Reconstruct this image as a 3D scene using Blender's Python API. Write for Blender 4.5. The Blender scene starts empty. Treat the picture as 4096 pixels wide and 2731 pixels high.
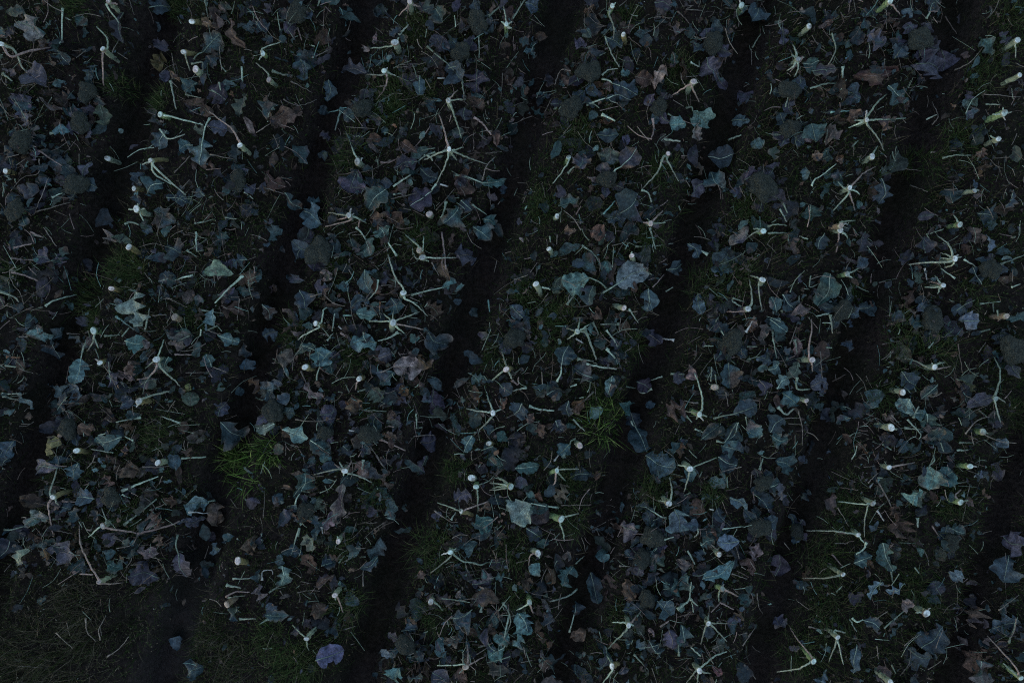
import bpy, math, random
import numpy as np

scene = bpy.context.scene
col = scene.collection

# ---------------------------------------------------------------- camera, sky, light, exposure
CAM_H = 3.67                      # drone hovering above the beds, looking straight down
cam_data = bpy.data.cameras.new("camera")
cam_data.sensor_width = 36.0
cam_data.lens = 24.0
cam_data.clip_end = 400.0
cam = bpy.data.objects.new("camera", cam_data)
cam.location = (0, 0, CAM_H)
col.objects.link(cam)
scene.camera = cam

SUN_EL, SUN_ROT = math.radians(12.0), math.radians(250)
world = bpy.data.worlds.new("World")
scene.world = world
world.use_nodes = True
nt = world.node_tree
nt.nodes.clear()
sky = nt.nodes.new("ShaderNodeTexSky")
sky.sky_type = 'NISHITA'
sky.sun_disc = False
sky.sun_elevation = SUN_EL
sky.sun_rotation = SUN_ROT
sky.air_density = 1.0
sky.dust_density = 0.3
sky.ozone_density = 1.0
bg = nt.nodes.new("ShaderNodeBackground")
bg.inputs["Strength"].default_value = 0.1
wo = nt.nodes.new("ShaderNodeOutputWorld")
nt.links.new(sky.outputs[0], bg.inputs["Color"])
nt.links.new(bg.outputs[0], wo.inputs["Surface"])

sd = bpy.data.lights.new("sun", 'SUN')
sd.energy = 0.155
sd.angle = math.radians(60)
sd.color = (1.0, 0.9, 0.82)
sun = bpy.data.objects.new("sun", sd)
sun.rotation_euler = (math.radians(35), 0, math.radians(-20))
col.objects.link(sun)

scene.view_settings.view_transform = 'Standard'
scene.view_settings.look = 'None'
scene.view_settings.gamma = 1.0
scene.view_settings.use_curve_mapping = False
scene.view_settings.exposure = 1.5
scene.render.engine = 'CYCLES'
scene.cycles.use_denoising = False
scene.cycles.max_bounces = 4
scene.cycles.pixel_filter_type = 'BLACKMAN_HARRIS'
scene.cycles.filter_width = 1.1

# ---------------------------------------------------------------- field geometry
PX = 5.505 / 2352.0               # metres on the ground per unit of the bed layout
def bed_u(X, Y):
    """bed coordinate: the furrows lie at whole numbers, the beds between them"""
    return ((X / PX + 1176) + 0.30 * (784 - Y / PX) - 385) / 455.0 + 1.0
def furrow_dist(X, Y):
    u = bed_u(X, Y)
    return np.abs(u - np.round(u)) * 1.02
def sstep(a, b, x):
    t = np.clip((x - a) / (b - a), 0, 1)
    return t * t * (3 - 2 * t)
def ground_z(X, Y):
    d = furrow_dist(X, Y)
    return -0.12 * (1 - sstep(0.03, 0.14, d)) + 0.025 * sstep(0.2, 0.5, d)
def W(x, y, z):
    k = 0.75 * (CAM_H - z) / 2048.0
    return np.array([(x - 2048.0) * k, -(y - 1365.5) * k, z])
def on_ground(x, y, dz):
    p = W(x, y, 0.0)
    for _ in range(3):
        z = float(ground_z(p[0], p[1])) + dz
        p = W(x, y, z)
    return p

rs = np.random.RandomState(7)
random.seed(7)
_perm = rs.rand(64, 64)
def vnoise(x, y, seed=0):
    """smooth value noise, unit cell"""
    x = np.asarray(x, float) + seed * 17.31; y = np.asarray(y, float) + seed * 9.77
    xi = np.floor(x).astype(int); yi = np.floor(y).astype(int)
    fx = x - xi; fy = y - yi
    fx = fx * fx * (3 - 2 * fx); fy = fy * fy * (3 - 2 * fy)
    g = lambda a, b: _perm[a % 64, b % 64]
    return (g(xi, yi) * (1 - fx) + g(xi + 1, yi) * fx) * (1 - fy) + (g(xi, yi + 1) * (1 - fx) + g(xi + 1, yi + 1) * fx) * fy

# ---------------------------------------------------------------- materials
def nodes(name):
    m = bpy.data.materials.new(name)
    m.use_nodes = True
    t = m.node_tree
    b = t.nodes["Principled BSDF"]
    return m, t, b
def N(t, typ, **kw):
    n = t.nodes.new(typ)
    for k, v in kw.items():
        setattr(n, k, v)
    return n
def math_node(t, op, a, b=None, clamp=False):
    n = t.nodes.new("ShaderNodeMath"); n.operation = op; n.use_clamp = clamp
    for i, v in enumerate((a, b)):
        if v is None: continue
        if isinstance(v, (int, float)): n.inputs[i].default_value = v
        else: t.links.new(v, n.inputs[i])
    return n.outputs[0]
def mix(t, fac, a, b, mode='MIX'):
    n = t.nodes.new("ShaderNodeMix"); n.data_type = 'RGBA'; n.blend_type = mode
    for s, v in ((n.inputs[0], fac), (n.inputs[6], a), (n.inputs[7], b)):
        if isinstance(v, (int, float)): s.default_value = v
        elif isinstance(v, tuple): s.default_value = v
        else: t.links.new(v, s)
    return n.outputs[2]
def noise(t, scale, detail=3.0, rough=0.55, vec=None):
    n = t.nodes.new("ShaderNodeTexNoise")
    n.inputs["Scale"].default_value = scale; n.inputs["Detail"].default_value = detail; n.inputs["Roughness"].default_value = rough
    if vec is not None: t.links.new(vec, n.inputs["Vector"])
    return n
def ramp(t, src, pts):
    r = t.nodes.new("ShaderNodeValToRGB")
    while len(r.color_ramp.elements) < len(pts): r.color_ramp.elements.new(0.5)
    for e, (p, c) in zip(r.color_ramp.elements, pts): e.position = p; e.color = c
    t.links.new(src, r.inputs[0]); return r.outputs[0]

def leaf_material(name, veins, rough, mott):
    m, t, b = nodes(name)
    at = N(t, "ShaderNodeAttribute", attribute_name="tint")
    geo = N(t, "ShaderNodeNewGeometry")
    n1 = noise(t, 34, 4, 0.65, geo.outputs["Position"])
    n2 = noise(t, 120, 3, 0.6, geo.outputs["Position"])
    f = ramp(t, n1.outputs["Fac"], [(0.36, (1 - mott,) * 3 + (1,)), (0.64, (1 + mott,) * 3 + (1,))])
    c = mix(t, 1.0, at.outputs["Color"], f, 'MULTIPLY')
    f2 = ramp(t, n2.outputs["Fac"], [(0.35, (0.62,) * 3 + (1,)), (0.65, (1.38,) * 3 + (1,))])
    c = mix(t, 1.0, c, f2, 'MULTIPLY')
    hgt = n2.outputs["Fac"]
    if veins:
        uv = N(t, "ShaderNodeUVMap", uv_map="UVMap")
        sp = N(t, "ShaderNodeSeparateXYZ"); t.links.new(uv.outputs[0], sp.inputs[0])
        u = sp.outputs[0]
        v = math_node(t, 'ABSOLUTE', math_node(t, 'SUBTRACT', sp.outputs[1], 0.5))
        w = math_node(t, 'SUBTRACT', math_node(t, 'MULTIPLY', u, 6.0), math_node(t, 'MULTIPLY', v, 3.2))
        w = math_node(t, 'ADD', w, math_node(t, 'MULTIPLY', n1.outputs["Fac"], 0.5))
        fr = math_node(t, 'ABSOLUTE', math_node(t, 'SUBTRACT', math_node(t, 'FRACT', w), 0.5))
        line = math_node(t, 'SUBTRACT', 1.0, math_node(t, 'MULTIPLY', fr, 11.0), True)
        fade = math_node(t, 'SUBTRACT', 1.0, math_node(t, 'MULTIPLY', v, 2.6), True)
        line = math_node(t, 'MULTIPLY', math_node(t, 'MULTIPLY', line, fade), 0.8)
        c = mix(t, line, c, mix(t, 1.0, c, (2.2, 2.1, 1.9, 1), 'MULTIPLY'))
        hgt = math_node(t, 'ADD', hgt, line)
    t.links.new(c, b.inputs["Base Color"])
    b.inputs["Roughness"].default_value = rough
    b.inputs["Specular IOR Level"].default_value = 0.3
    bp = N(t, "ShaderNodeBump"); bp.inputs["Strength"].default_value = 0.5; bp.inputs["Distance"].default_value = 0.004
    t.links.new(hgt, bp.inputs["Height"]); t.links.new(bp.outputs[0], b.inputs["Normal"])
    return m
M_LEAF = leaf_material("broccoli_leaf_skin", True, 0.55, 0.5)
M_DEAD = leaf_material("withered_leaf_skin", True, 0.85, 0.45)
M_STALK = leaf_material("leaf_stalk_skin", False, 0.6, 0.3)
M_GRASS = leaf_material("grass_blade", False, 0.95, 0.25)
M_GRASS.node_tree.nodes["Principled BSDF"].inputs["Specular IOR Level"].default_value = 0.08

def plain(name, c1, c2, scale, rough=0.8, bump=0.5, dist=0.004, coords='Object'):
    m, t, b = nodes(name)
    tc = N(t, "ShaderNodeTexCoord")
    n = noise(t, scale, 4, 0.6, tc.outputs[coords])
    c = ramp(t, n.outputs["Fac"], [(0.35, c1 + (1,)), (0.68, c2 + (1,))])
    t.links.new(c, b.inputs["Base Color"])
    b.inputs["Roughness"].default_value = rough
    b.inputs["Specular IOR Level"].default_value = 0.25
    bp = N(t, "ShaderNodeBump"); bp.inputs["Strength"].default_value = bump; bp.inputs["Distance"].default_value = dist
    t.links.new(n.outputs["Fac"], bp.inputs["Height"]); t.links.new(bp.outputs[0], b.inputs["Normal"])
    return m
M_CUT = leaf_material("cut_stem_flesh", False, 0.75, 0.22)
CUT_COL = {'w': (0.56, 0.60, 0.58), 'p': (0.58, 0.50, 0.48), 'g': (0.44, 0.55, 0.50), 'a': (0.36, 0.30, 0.25)}
M_SIDE = {'w': plain("stump_bark_grey_green", (0.13, 0.16, 0.11), (0.24, 0.28, 0.20), 45),
          'y': plain("stump_bark_yellowed", (0.09, 0.08, 0.038), (0.21, 0.18, 0.085), 45),
          'g': plain("stump_bark_green", (0.10, 0.16, 0.07), (0.22, 0.30, 0.15), 45),
          'a': plain("stump_bark_dried", (0.12, 0.09, 0.06), (0.22, 0.17, 0.12), 45)}
M_HEAD = plain("broccoli_buds", (0.020, 0.028, 0.024), (0.105, 0.115, 0.095), 11, 0.85, 1.0, 0.06)

def soil_material():
    m, t, b = nodes("dark_field_soil")
    geo = N(t, "ShaderNodeNewGeometry")
    n1 = noise(t, 3.2, 5, 0.6, geo.outputs["Position"])
    n2 = noise(t, 45, 6, 0.7, geo.outputs["Position"])
    c = ramp(t, n2.outputs["Fac"], [(0.33, (0.012, 0.0095, 0.009, 1)), (0.75, (0.052, 0.041, 0.036, 1))])
    lightened = N(t, "ShaderNodeAttribute", attribute_name="tint")  # mask of the paler furrow floor, weaker shade painted into the soil colour
    c = mix(t, lightened.outputs["Fac"], c, ramp(t, n2.outputs["Fac"], [(0.3, (0.036, 0.031, 0.031, 1)), (0.75, (0.066, 0.057, 0.056, 1))]))
    moss = ramp(t, n1.outputs["Fac"], [(0.45, (0, 0, 0, 1)), (0.62, (1, 1, 1, 1))])
    c = mix(t, math_node(t, 'MULTIPLY', moss, 0.35), c, (0.010, 0.016, 0.005, 1))
    t.links.new(c, b.inputs["Base Color"])
    b.inputs["Roughness"].default_value = 0.95
    b.inputs["Specular IOR Level"].default_value = 0.05
    bp = N(t, "ShaderNodeBump"); bp.inputs["Strength"].default_value = 1.0; bp.inputs["Distance"].default_value = 0.035
    t.links.new(n2.outputs["Fac"], bp.inputs["Height"]); t.links.new(bp.outputs[0], b.inputs["Normal"])
    return m
M_SOIL = soil_material()
# ---------------------------------------------------------------------------
# survey of the field: positions are read in the 12 survey squares (4 x 3) of the plot,
# S stumps, H uncut heads, L leaves, P loose stalk pieces, G grass tufts
# ---------------------------------------------------------------------------
SURVEY = {}
SURVEY[(0,0)] = dict(S="""
748,12 p|735,40 765,85 828,165|810,30
710,340 w|740,325 735,260 665,185|706,400 715,590
1325,150 y 1410,155
1268,360 y 1360,370|1280,390 1310,490
1350,480 p
1655,1003 w|1640,960 1590,880 1440,770
1040,1105 y 1170,1095|980,1135|1075,1160 1280,1345|1060,1190 1180,1270
745,1093 w
925,1300 y 995,1305
942,1440 w|885,1442|950,1400|1000,1440|990,1520
1105,790 g 1170,812|1160,800 1330,845 1400,860
10,305 y 80,330|100,350 150,460 190,500|75,390 200,355 350,330
40,1180 y 100,1190
""", H="605,640,75 555,850,75 150,980,85 530,1270,90 110,1450,85 1640,1250,75", L="""
432,60,420,270,475,450,170,b 1320,435,1400,360,1520,230,130,t 130,150,300,270,120,t 850,90,850,300,80,p 180,500,330,600,140,p
1100,365,1090,480,90,y 230,710,80,690,110,p 690,720,715,865,95,g 615,720,620,800,80,p 150,770,185,870,90,p 655,450,660,545,90,b
1445,815,1400,960,1375,1135,160,t 1330,1000,1235,1030,90,t 1150,900,1090,1040,120,b 1430,870,1580,900,130,p 1330,890,1405,870,70,g
1700,650,1650,810,75,g 1360,570,1270,630,90,t 1440,620,1560,690,120,p 1510,400,1450,460,90,b 990,1190,950,1280,70,b 1130,1260,1010,1340,110,t
940,1385,60,b 480,905,360,910,60,t 320,940,230,960,50,t 1470,790,1270,700,90,n 300,260,300,350,55,n 270,670,440,760,40,k 1590,130,1700,340,60,n
1390,150,1460,170,60,n 1170,490,1240,560,40,o 1150,1360,1300,1400,80,b 1375,1330,60,b 1560,1320,60,t 1060,1450,1200,1540,120,b
350,1310,420,1390,130,g 320,1250,60,b 1650,1420,1740,1480,80,p 1030,70,1180,50,100,b 1080,190,60,b 1060,290,1160,340,70,p
520,110,600,170,70,t 1730,190,70,b 0,190,50,260,70,t 1530,90,1590,50,80,g 40,90,170,70,60,g
""", P="""
a 100,140 155,210;k 80,395 200,350 350,330;a 130,400 270,460 310,495;a 525,400 590,350;a 755,400 815,280;a 780,385 820,440;a 810,365 880,410
a 890,0 925,105;l 1415,0 1435,130;L 1665,460 1672,610;l 1510,570 1520,625;l 1460,620 1490,640;l 345,920 400,905 470,900;k 270,1040 430,1145
a 270,1095 265,1195 160,1220 70,1320;a 335,1225 290,1340 240,1465;L 360,1360 430,1330;a 245,1460 485,1395;a 45,1085 130,1065;a 110,1140 175,1095
a 545,1060 545,1140;l 25,1260 20,1355;a 40,1255 30,1330;L 1100,890 1160,955 1275,925;a 1200,1190 1310,1075;a 1445,1065 1605,1095;L 1685,1320 1745,1370
l 1430,1360 1520,1345;L 1340,1540 1480,1510;l 1320,440 1395,435 1392,525;l 1280,650 1385,675;l 860,1545 900,1530 960,1550;n 785,700 880,650
n 725,605 770,625 740,640;l 1550,1500 1630,1510;l 20,510 85,560;a 0,720 60,790;a 1250,1300 1310,1235;L 1175,560 1190,640 1215,755;a 1180,560 1225,605
""", G="1100,700,90,d 900,640,80,d 1250,60,90,d 540,40,100,d")
SURVEY[(0,1)] = dict(S="""
1060,15 p|1100,40 1150,52|1040,50 985,110|1048,60 1045,95
48,370 g 65,385|50,335 200,280|20,415
90,552 p|75,500 0,435
958,295 w|985,260|920,320 790,335|955,340
885,490 g 930,515|905,465|870,515 770,515|905,540 880,620 825,690|965,525
1325,695 w|1350,660 1390,620|1355,690 1445,685|1345,740 1370,810 1390,870 1415,955
1330,1030 w|1310,950 1290,870 1260,790|1320,1090 1290,1170 1240,1270|1260,1055 1160,1100|1400,1060 1490,1100 1590,1130|1360,1035 1430,1015|1360,1075 1385,1105
700,1115 w|690,1080 660,1010|735,1090
640,1485 w 665,1515|655,1435|600,1480 500,1465|615,1500 560,1515|675,1470|710,1510 705,1568|690,1500 760,1535|650,1520 480,1560
1725,170 g|1720,120 1705,35|1690,150|1764,150|1760,195|1745,200
1195,1475 p
""", H="285,95,85 1530,150,85 1410,365,75 735,750,80", L="""
1240,60,1290,160,110,t 790,380,910,430,100,t 940,410,60,b 925,170,910,130,840,50,70,b 980,190,920,255,50,b 770,515,600,500,90,p
1290,250,1240,360,120,p 1180,320,1320,440,1420,560,130,b 1525,480,1515,640,150,p 1150,660,1230,740,80,g 970,530,1130,540,80,p 1130,520,1130,660,70,b
500,550,490,700,70,b 500,780,420,760,60,b 510,960,440,920,60,p 430,1080,490,1050,60,b 80,840,150,720,110,t 320,770,100,850,100,n 310,410,330,560,100,b
1235,1050,1120,1110,950,1160,110,p 1130,1160,1250,1230,110,b 1240,1270,1210,1320,1060,1420,150,p 900,1300,770,1440,130,t 910,1320,930,1420,60,t
850,1270,940,1270,60,b 700,1170,640,1330,150,p 790,1500,950,1520,130,n 1400,1420,1290,1540,130,t 1370,1205,1560,1260,1720,1240,90,t
1470,1220,1390,1330,130,n 1410,1380,1490,1450,90,b 1560,1510,1650,1568,80,t 1440,740,1440,830,100,p 1400,920,70,p 860,890,910,910,50,t 770,990,780,1060,55,b
1000,980,1110,1050,60,n 350,1380,440,1400,70,b 200,1330,320,1440,70,t 330,1450,450,1540,140,b 800,1540,890,1550,70,b 60,1180,200,1290,90,n
1600,900,1660,1010,50,n 1740,550,60,n 760,960,870,960,60,n 1350,20,1400,60,80,p 1190,40,70,b 0,150,70,230,90,b 90,270,50,b 285,190,265,280,30,k
760,330,40,k 830,220,810,310,30,k 1700,1300,60,b
""", P="""
a 620,250 670,90;L 985,240 1050,170;L 1535,250 1537,405;a 1505,355 1600,310;a 970,465 1095,460;a 980,450 1030,445;a 240,560 390,640
a 190,685 270,725 340,720 420,685;a 170,690 235,850;a 385,400 490,350;k 1500,810 1560,850 1620,930;k 860,1120 940,1110 1095,1010 1200,870
L 1160,1070 1200,1080 1215,1110;L 945,1285 1065,1205;L 945,1340 1040,1325;a 930,1370 1100,1335;l 1320,1360 1400,1365;l 1310,1390 1290,1470 1270,1500
a 1240,1450 1370,1300;a 1560,1240 1590,1140 1650,1080;a 800,1145 805,1235;a 0,1300 80,1300 200,1340;a 0,915 100,850;l 1420,560 1435,670
l 1600,115 1680,45;l 440,0 425,45;c 650,735 500,775;c 590,740 545,900;l 110,490 190,515 250,520;a 60,720 95,640;l 700,1170 705,1220
w 1270,1270 1320,1285;l 1140,1035 1235,1020;w 1250,540 1300,540;l 1490,1410 1590,1480;k 285,190 315,280
""", G="950,700,140,d 620,1050,120,d 900,780,100,d 1180,630,60,d 1100,200,90,d")
SURVEY[(0,2)] = dict(S="""
690,45 g|660,80|715,20|670,100 700,180 700,270
768,240 y 785,300
1250,565 p|1240,600 1290,705|1280,570|1210,590 1095,665
390,1085 g|390,1110 340,1190 280,1265
1075,1060 p|1040,1090 1000,1190 900,1300|1070,1100 1110,1180 1150,1250
310,1490 w|335,1460
955,1540 p 930,1535|1060,1535|990,1500 1040,1450|905,1530
1580,40 g|1640,40|1570,0|1590,90
""", H="530,500,88 405,745,85 1385,300,80 655,1240,75 1010,740,65 1720,1290,110", L="""
620,545,690,575,865,660,130,b 515,725,640,680,820,690,90,b 1200,745,1245,765,1350,870,130,T 1270,860,1285,975,60,k 1190,855,1090,860,100,T
640,250,760,320,120,b 480,250,540,210,50,b 930,230,930,330,70,b 440,330,500,290,90,p 850,530,980,560,100,n 1060,460,980,610,90,k
1520,360,1410,460,60,n 1340,400,1400,500,120,p 1380,450,1480,620,50,p 1560,640,1610,710,90,p 1510,830,1640,830,80,b 1350,1080,1530,1060,140,b
1370,1190,1470,1310,120,t 1340,1250,1230,1350,110,p 1500,1310,1590,1350,70,p 650,1150,680,1020,150,g 700,1190,750,1150,860,1020,130,p
460,1160,490,1070,110,p 300,1350,370,1310,70,p 320,1420,465,1370,80,t 730,1480,870,1330,220,b 650,1490,770,1540,100,b 270,1100,330,960,55,t
600,850,700,790,70,o 580,930,740,925,80,b 760,940,810,980,70,p 515,1220,590,1255,35,k 1700,60,1650,150,120,b 1400,130,1440,230,60,t
980,20,1100,50,70,p 510,60,530,100,60,n 1640,1000,1740,970,70,t 45,270,120,310,60,t 80,360,150,400,70,b 90,20,180,60,90,b 780,500,50,t
250,550,70,p 230,660,50,p 30,1530,70,1530,50,p 525,825,590,780,50,t 1100,440,1150,390,60,g 1600,1240,1690,1200,110,p
""", P="""
l 0,130 90,0;a 580,190 650,180;a 740,45 790,5;a 1170,45 1250,40;a 1200,65 1310,75;n 1140,80 1210,150 1275,245;n 800,255 890,325
l 640,250 690,380 740,465;L 620,520 660,485 730,475;a 715,415 730,345;a 860,430 880,375;L 1230,430 1290,460;l 1290,465 1290,420;a 1110,690 1185,735
a 1200,530 1280,525;L 1050,960 1160,975;l 1075,785 1110,805;k 970,815 975,900 960,950;L 620,790 710,835;a 295,585 320,510 350,480 405,490
l 385,1195 430,1150 500,1135;a 355,920 410,855;a 740,1270 880,1260;L 895,1310 940,1330 960,1395;c 630,1475 710,1385;k 440,1480 475,1420
n 950,1480 1040,1400;l 1150,1420 1160,1450;n 1230,650 1230,730;l 1655,330 1715,235;a 1650,340 1652,450;a 225,775 270,680;l 1490,965 1580,930
a 1740,1220 1730,1130;a 75,1400 105,1320;a 890,1270 900,1320
""", G="1150,530,110,d 450,950,110,d 200,1440,100,d 1040,1180,110,d 800,140,80,d 1640,1450,110,d")
SURVEY[(0,3)] = dict(S="""
280,185 w
205,410 w|165,375|240,400 150,500|175,460 130,490|190,350 170,310|210,470 180,530|250,395
678,828 w|690,790 760,700 820,650|680,760|610,830 590,830|620,855 555,880|740,825 770,825 950,815|700,880 750,940 800,1040
715,1080 w|735,1040 755,1005|690,1085
560,1295 w|550,1270|590,1265 650,1200 740,1150|610,1320 630,1340|550,1340 450,1450|575,1370 600,1450|515,1290 480,1250
1585,960 w|1530,935
1730,520 w
1715,280 w|1705,310 1705,400
1625,780 g|1620,740|1545,790|1680,770|1635,830
1420,1315 w|1455,1310
1320,1548 g|1300,1510 1275,1480
500,1555 a|505,1530 600,1520|540,1540
840,10 g|870,50 910,105|820,50
""", H="1040,280,95 150,630,80 155,890,75", L="""
1090,130,1110,90,1180,0,90,b 640,200,670,130,50,t 800,295,680,250,130,p 240,440,350,420,80,t 300,490,480,470,80,p 590,520,870,500,110,r
1020,440,1180,520,150,p 1040,510,1070,575,30,k 500,640,640,680,100,b 830,590,960,700,110,t 330,980,300,850,130,t 400,990,460,860,90,k
540,830,650,770,80,n 830,850,80,n 900,1040,800,1200,110,g 780,1230,760,1410,110,b 290,1410,290,1520,110,t 60,1010,40,1100,60,g
340,1040,340,1110,60,n 470,1110,520,1090,60,o 430,1210,540,1170,70,b 260,1150,250,1250,60,t 1270,1400,1260,1300,120,b 1690,1310,1630,1440,70,b
1430,1070,1500,1050,60,n 1500,1110,1440,1220,60,n 1360,820,1450,760,60,b 1360,660,60,p 1440,1470,1570,1500,140,b 1030,1500,1150,1480,50,p
1700,1000,1720,1120,60,g 100,160,110,310,60,p 1640,260,70,p 900,360,90,b 1200,420,110,p 600,240,80,b
""", P="""
a 500,85 525,120 575,110;a 590,0 605,85;n 295,285 350,300 390,335;l 440,230 465,350 415,445;L 515,460 510,580;l 290,610 390,580 470,575
c 430,775 560,765;a 1285,485 1390,430 1480,330;n 1220,115 1300,235;L 1090,825 1165,790;a 1130,860 1170,800 1130,700;a 1490,650 1740,670
l 1500,720 1600,720;l 1200,1090 1290,1070 1400,1070;a 1120,1050 1300,1040;a 980,1275 1100,1320;l 400,980 410,890;l 580,1010 620,970
l 380,1095 415,1080;L 300,1280 320,1240 380,1200 470,1130;L 80,1440 130,1530;l 105,1400 135,1470;l 0,1560 50,1545 130,1555;l 120,740 150,620
a 1410,930 1430,990;a 1720,1080 1550,1090;a 815,30 815,200;a 930,1165 1070,1175;c 1700,50 1764,55
""", G="1550,400,120,d 1300,1000,130,d 1450,560,110,d 1640,120,100,d 1000,1150,100,d")
SURVEY[(1,0)] = dict(S="""
890,135 y 975,185
770,420 y 850,430
1205,615 a 1245,640
645,710 g 700,720|650,760 680,830|640,790 600,850
690,930 y 740,910|655,905
1080,908 w|1090,885 1130,770|1060,920 1000,970|1075,970 1020,1030 945,1045|1110,965 1190,1040 1240,1090
960,1195 y 1045,1190|1000,1170 1150,1130 1200,1120|940,1235
530,1535 y 610,1545
""", H="475,1380,75", L="""
930,430,990,680,170,W 370,740,180,730,90,T 410,710,420,910,100,b 600,770,560,900,510,1080,110,T 390,1110,290,1100,90,b 430,1100,70,b 500,1150,110,b
1610,320,1410,300,90,G 1330,330,1220,360,1090,370,100,b 1700,220,1600,260,80,b 1150,130,1260,190,130,b 1090,170,1100,240,100,b 850,40,830,110,100,g
780,100,60,k 1560,30,1500,100,80,t 1020,20,70,b 860,780,1010,800,90,t 1140,720,1350,750,90,t 1170,780,1290,820,60,k 1470,560,1480,680,80,T
1520,550,1680,590,100,n 1500,460,1590,510,120,p 1500,740,1650,790,80,t 1700,840,70,b 1460,960,1420,870,90,t 1160,890,1160,1000,100,t
960,1090,1095,1040,90,g 740,1020,820,1060,110,p 800,1000,920,1050,60,k 890,920,920,1020,60,n 560,680,590,610,80,p 800,480,830,570,70,b
1300,1100,40,y 1320,1180,90,g 1520,1060,1530,1130,60,t 1650,1130,50,b 860,1290,970,1280,60,t 870,1200,80,b 840,1440,660,1480,90,t
420,1450,330,1560,100,y 640,1350,550,1420,80,n 1520,1340,1680,1440,180,b 830,1360,920,1400,80,n 1250,1490,1180,1568,50,b 1720,940,80,b
400,150,475,180,60,g 380,180,420,270,100,p 250,200,340,220,100,p 60,1530,110,b 1530,1250,90,p
""", P="""
k 90,140 240,105;k 75,210 150,220 345,235;k 80,305 210,345 410,445;a 100,270 65,310 90,390 140,450 165,530;a 300,0 390,130;k 210,30 300,70
L 315,540 390,495 540,460;l 0,440 100,480 130,510;n 180,560 345,575;L 1350,30 1355,160;l 1355,165 1405,155;l 1285,155 1355,200;a 1475,330 1480,410
L 1675,330 1575,420 1480,520;a 1145,480 1250,530 1290,550;a 1590,480 1650,480;a 1650,490 1635,640;l 1380,570 1540,590;a 1420,705 1550,745
L 1385,700 1380,745;l 1430,705 1500,675;l 840,750 890,690;c 800,610 925,705;l 720,745 825,740;L 1000,700 1030,555;a 1050,605 1150,600
L 970,1305 800,1340;L 1250,1350 1115,1300;k 1205,875 1320,875;a 1470,960 1560,995;a 1280,1000 1430,995;n 670,1110 740,990;l 35,950 110,960
a 130,970 230,1005;L 15,1145 145,1145;l 20,1160 130,1190;o 45,890 140,895;a 445,720 490,610;a 460,730 555,735;l 565,860 590,790;L 780,1550 630,1525
L 915,1465 860,1435;a 1090,1568 1110,1290;l 660,545 715,490;a 130,750 190,755;k 1300,310 1360,305;k 1510,350 1540,320
""", G="640,480,130,d 900,320,130,d 650,650,70,d 80,330,90,d 1150,1440,120,d 1640,1530,110,g 1330,610,80,d 900,250,100,d")
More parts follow.
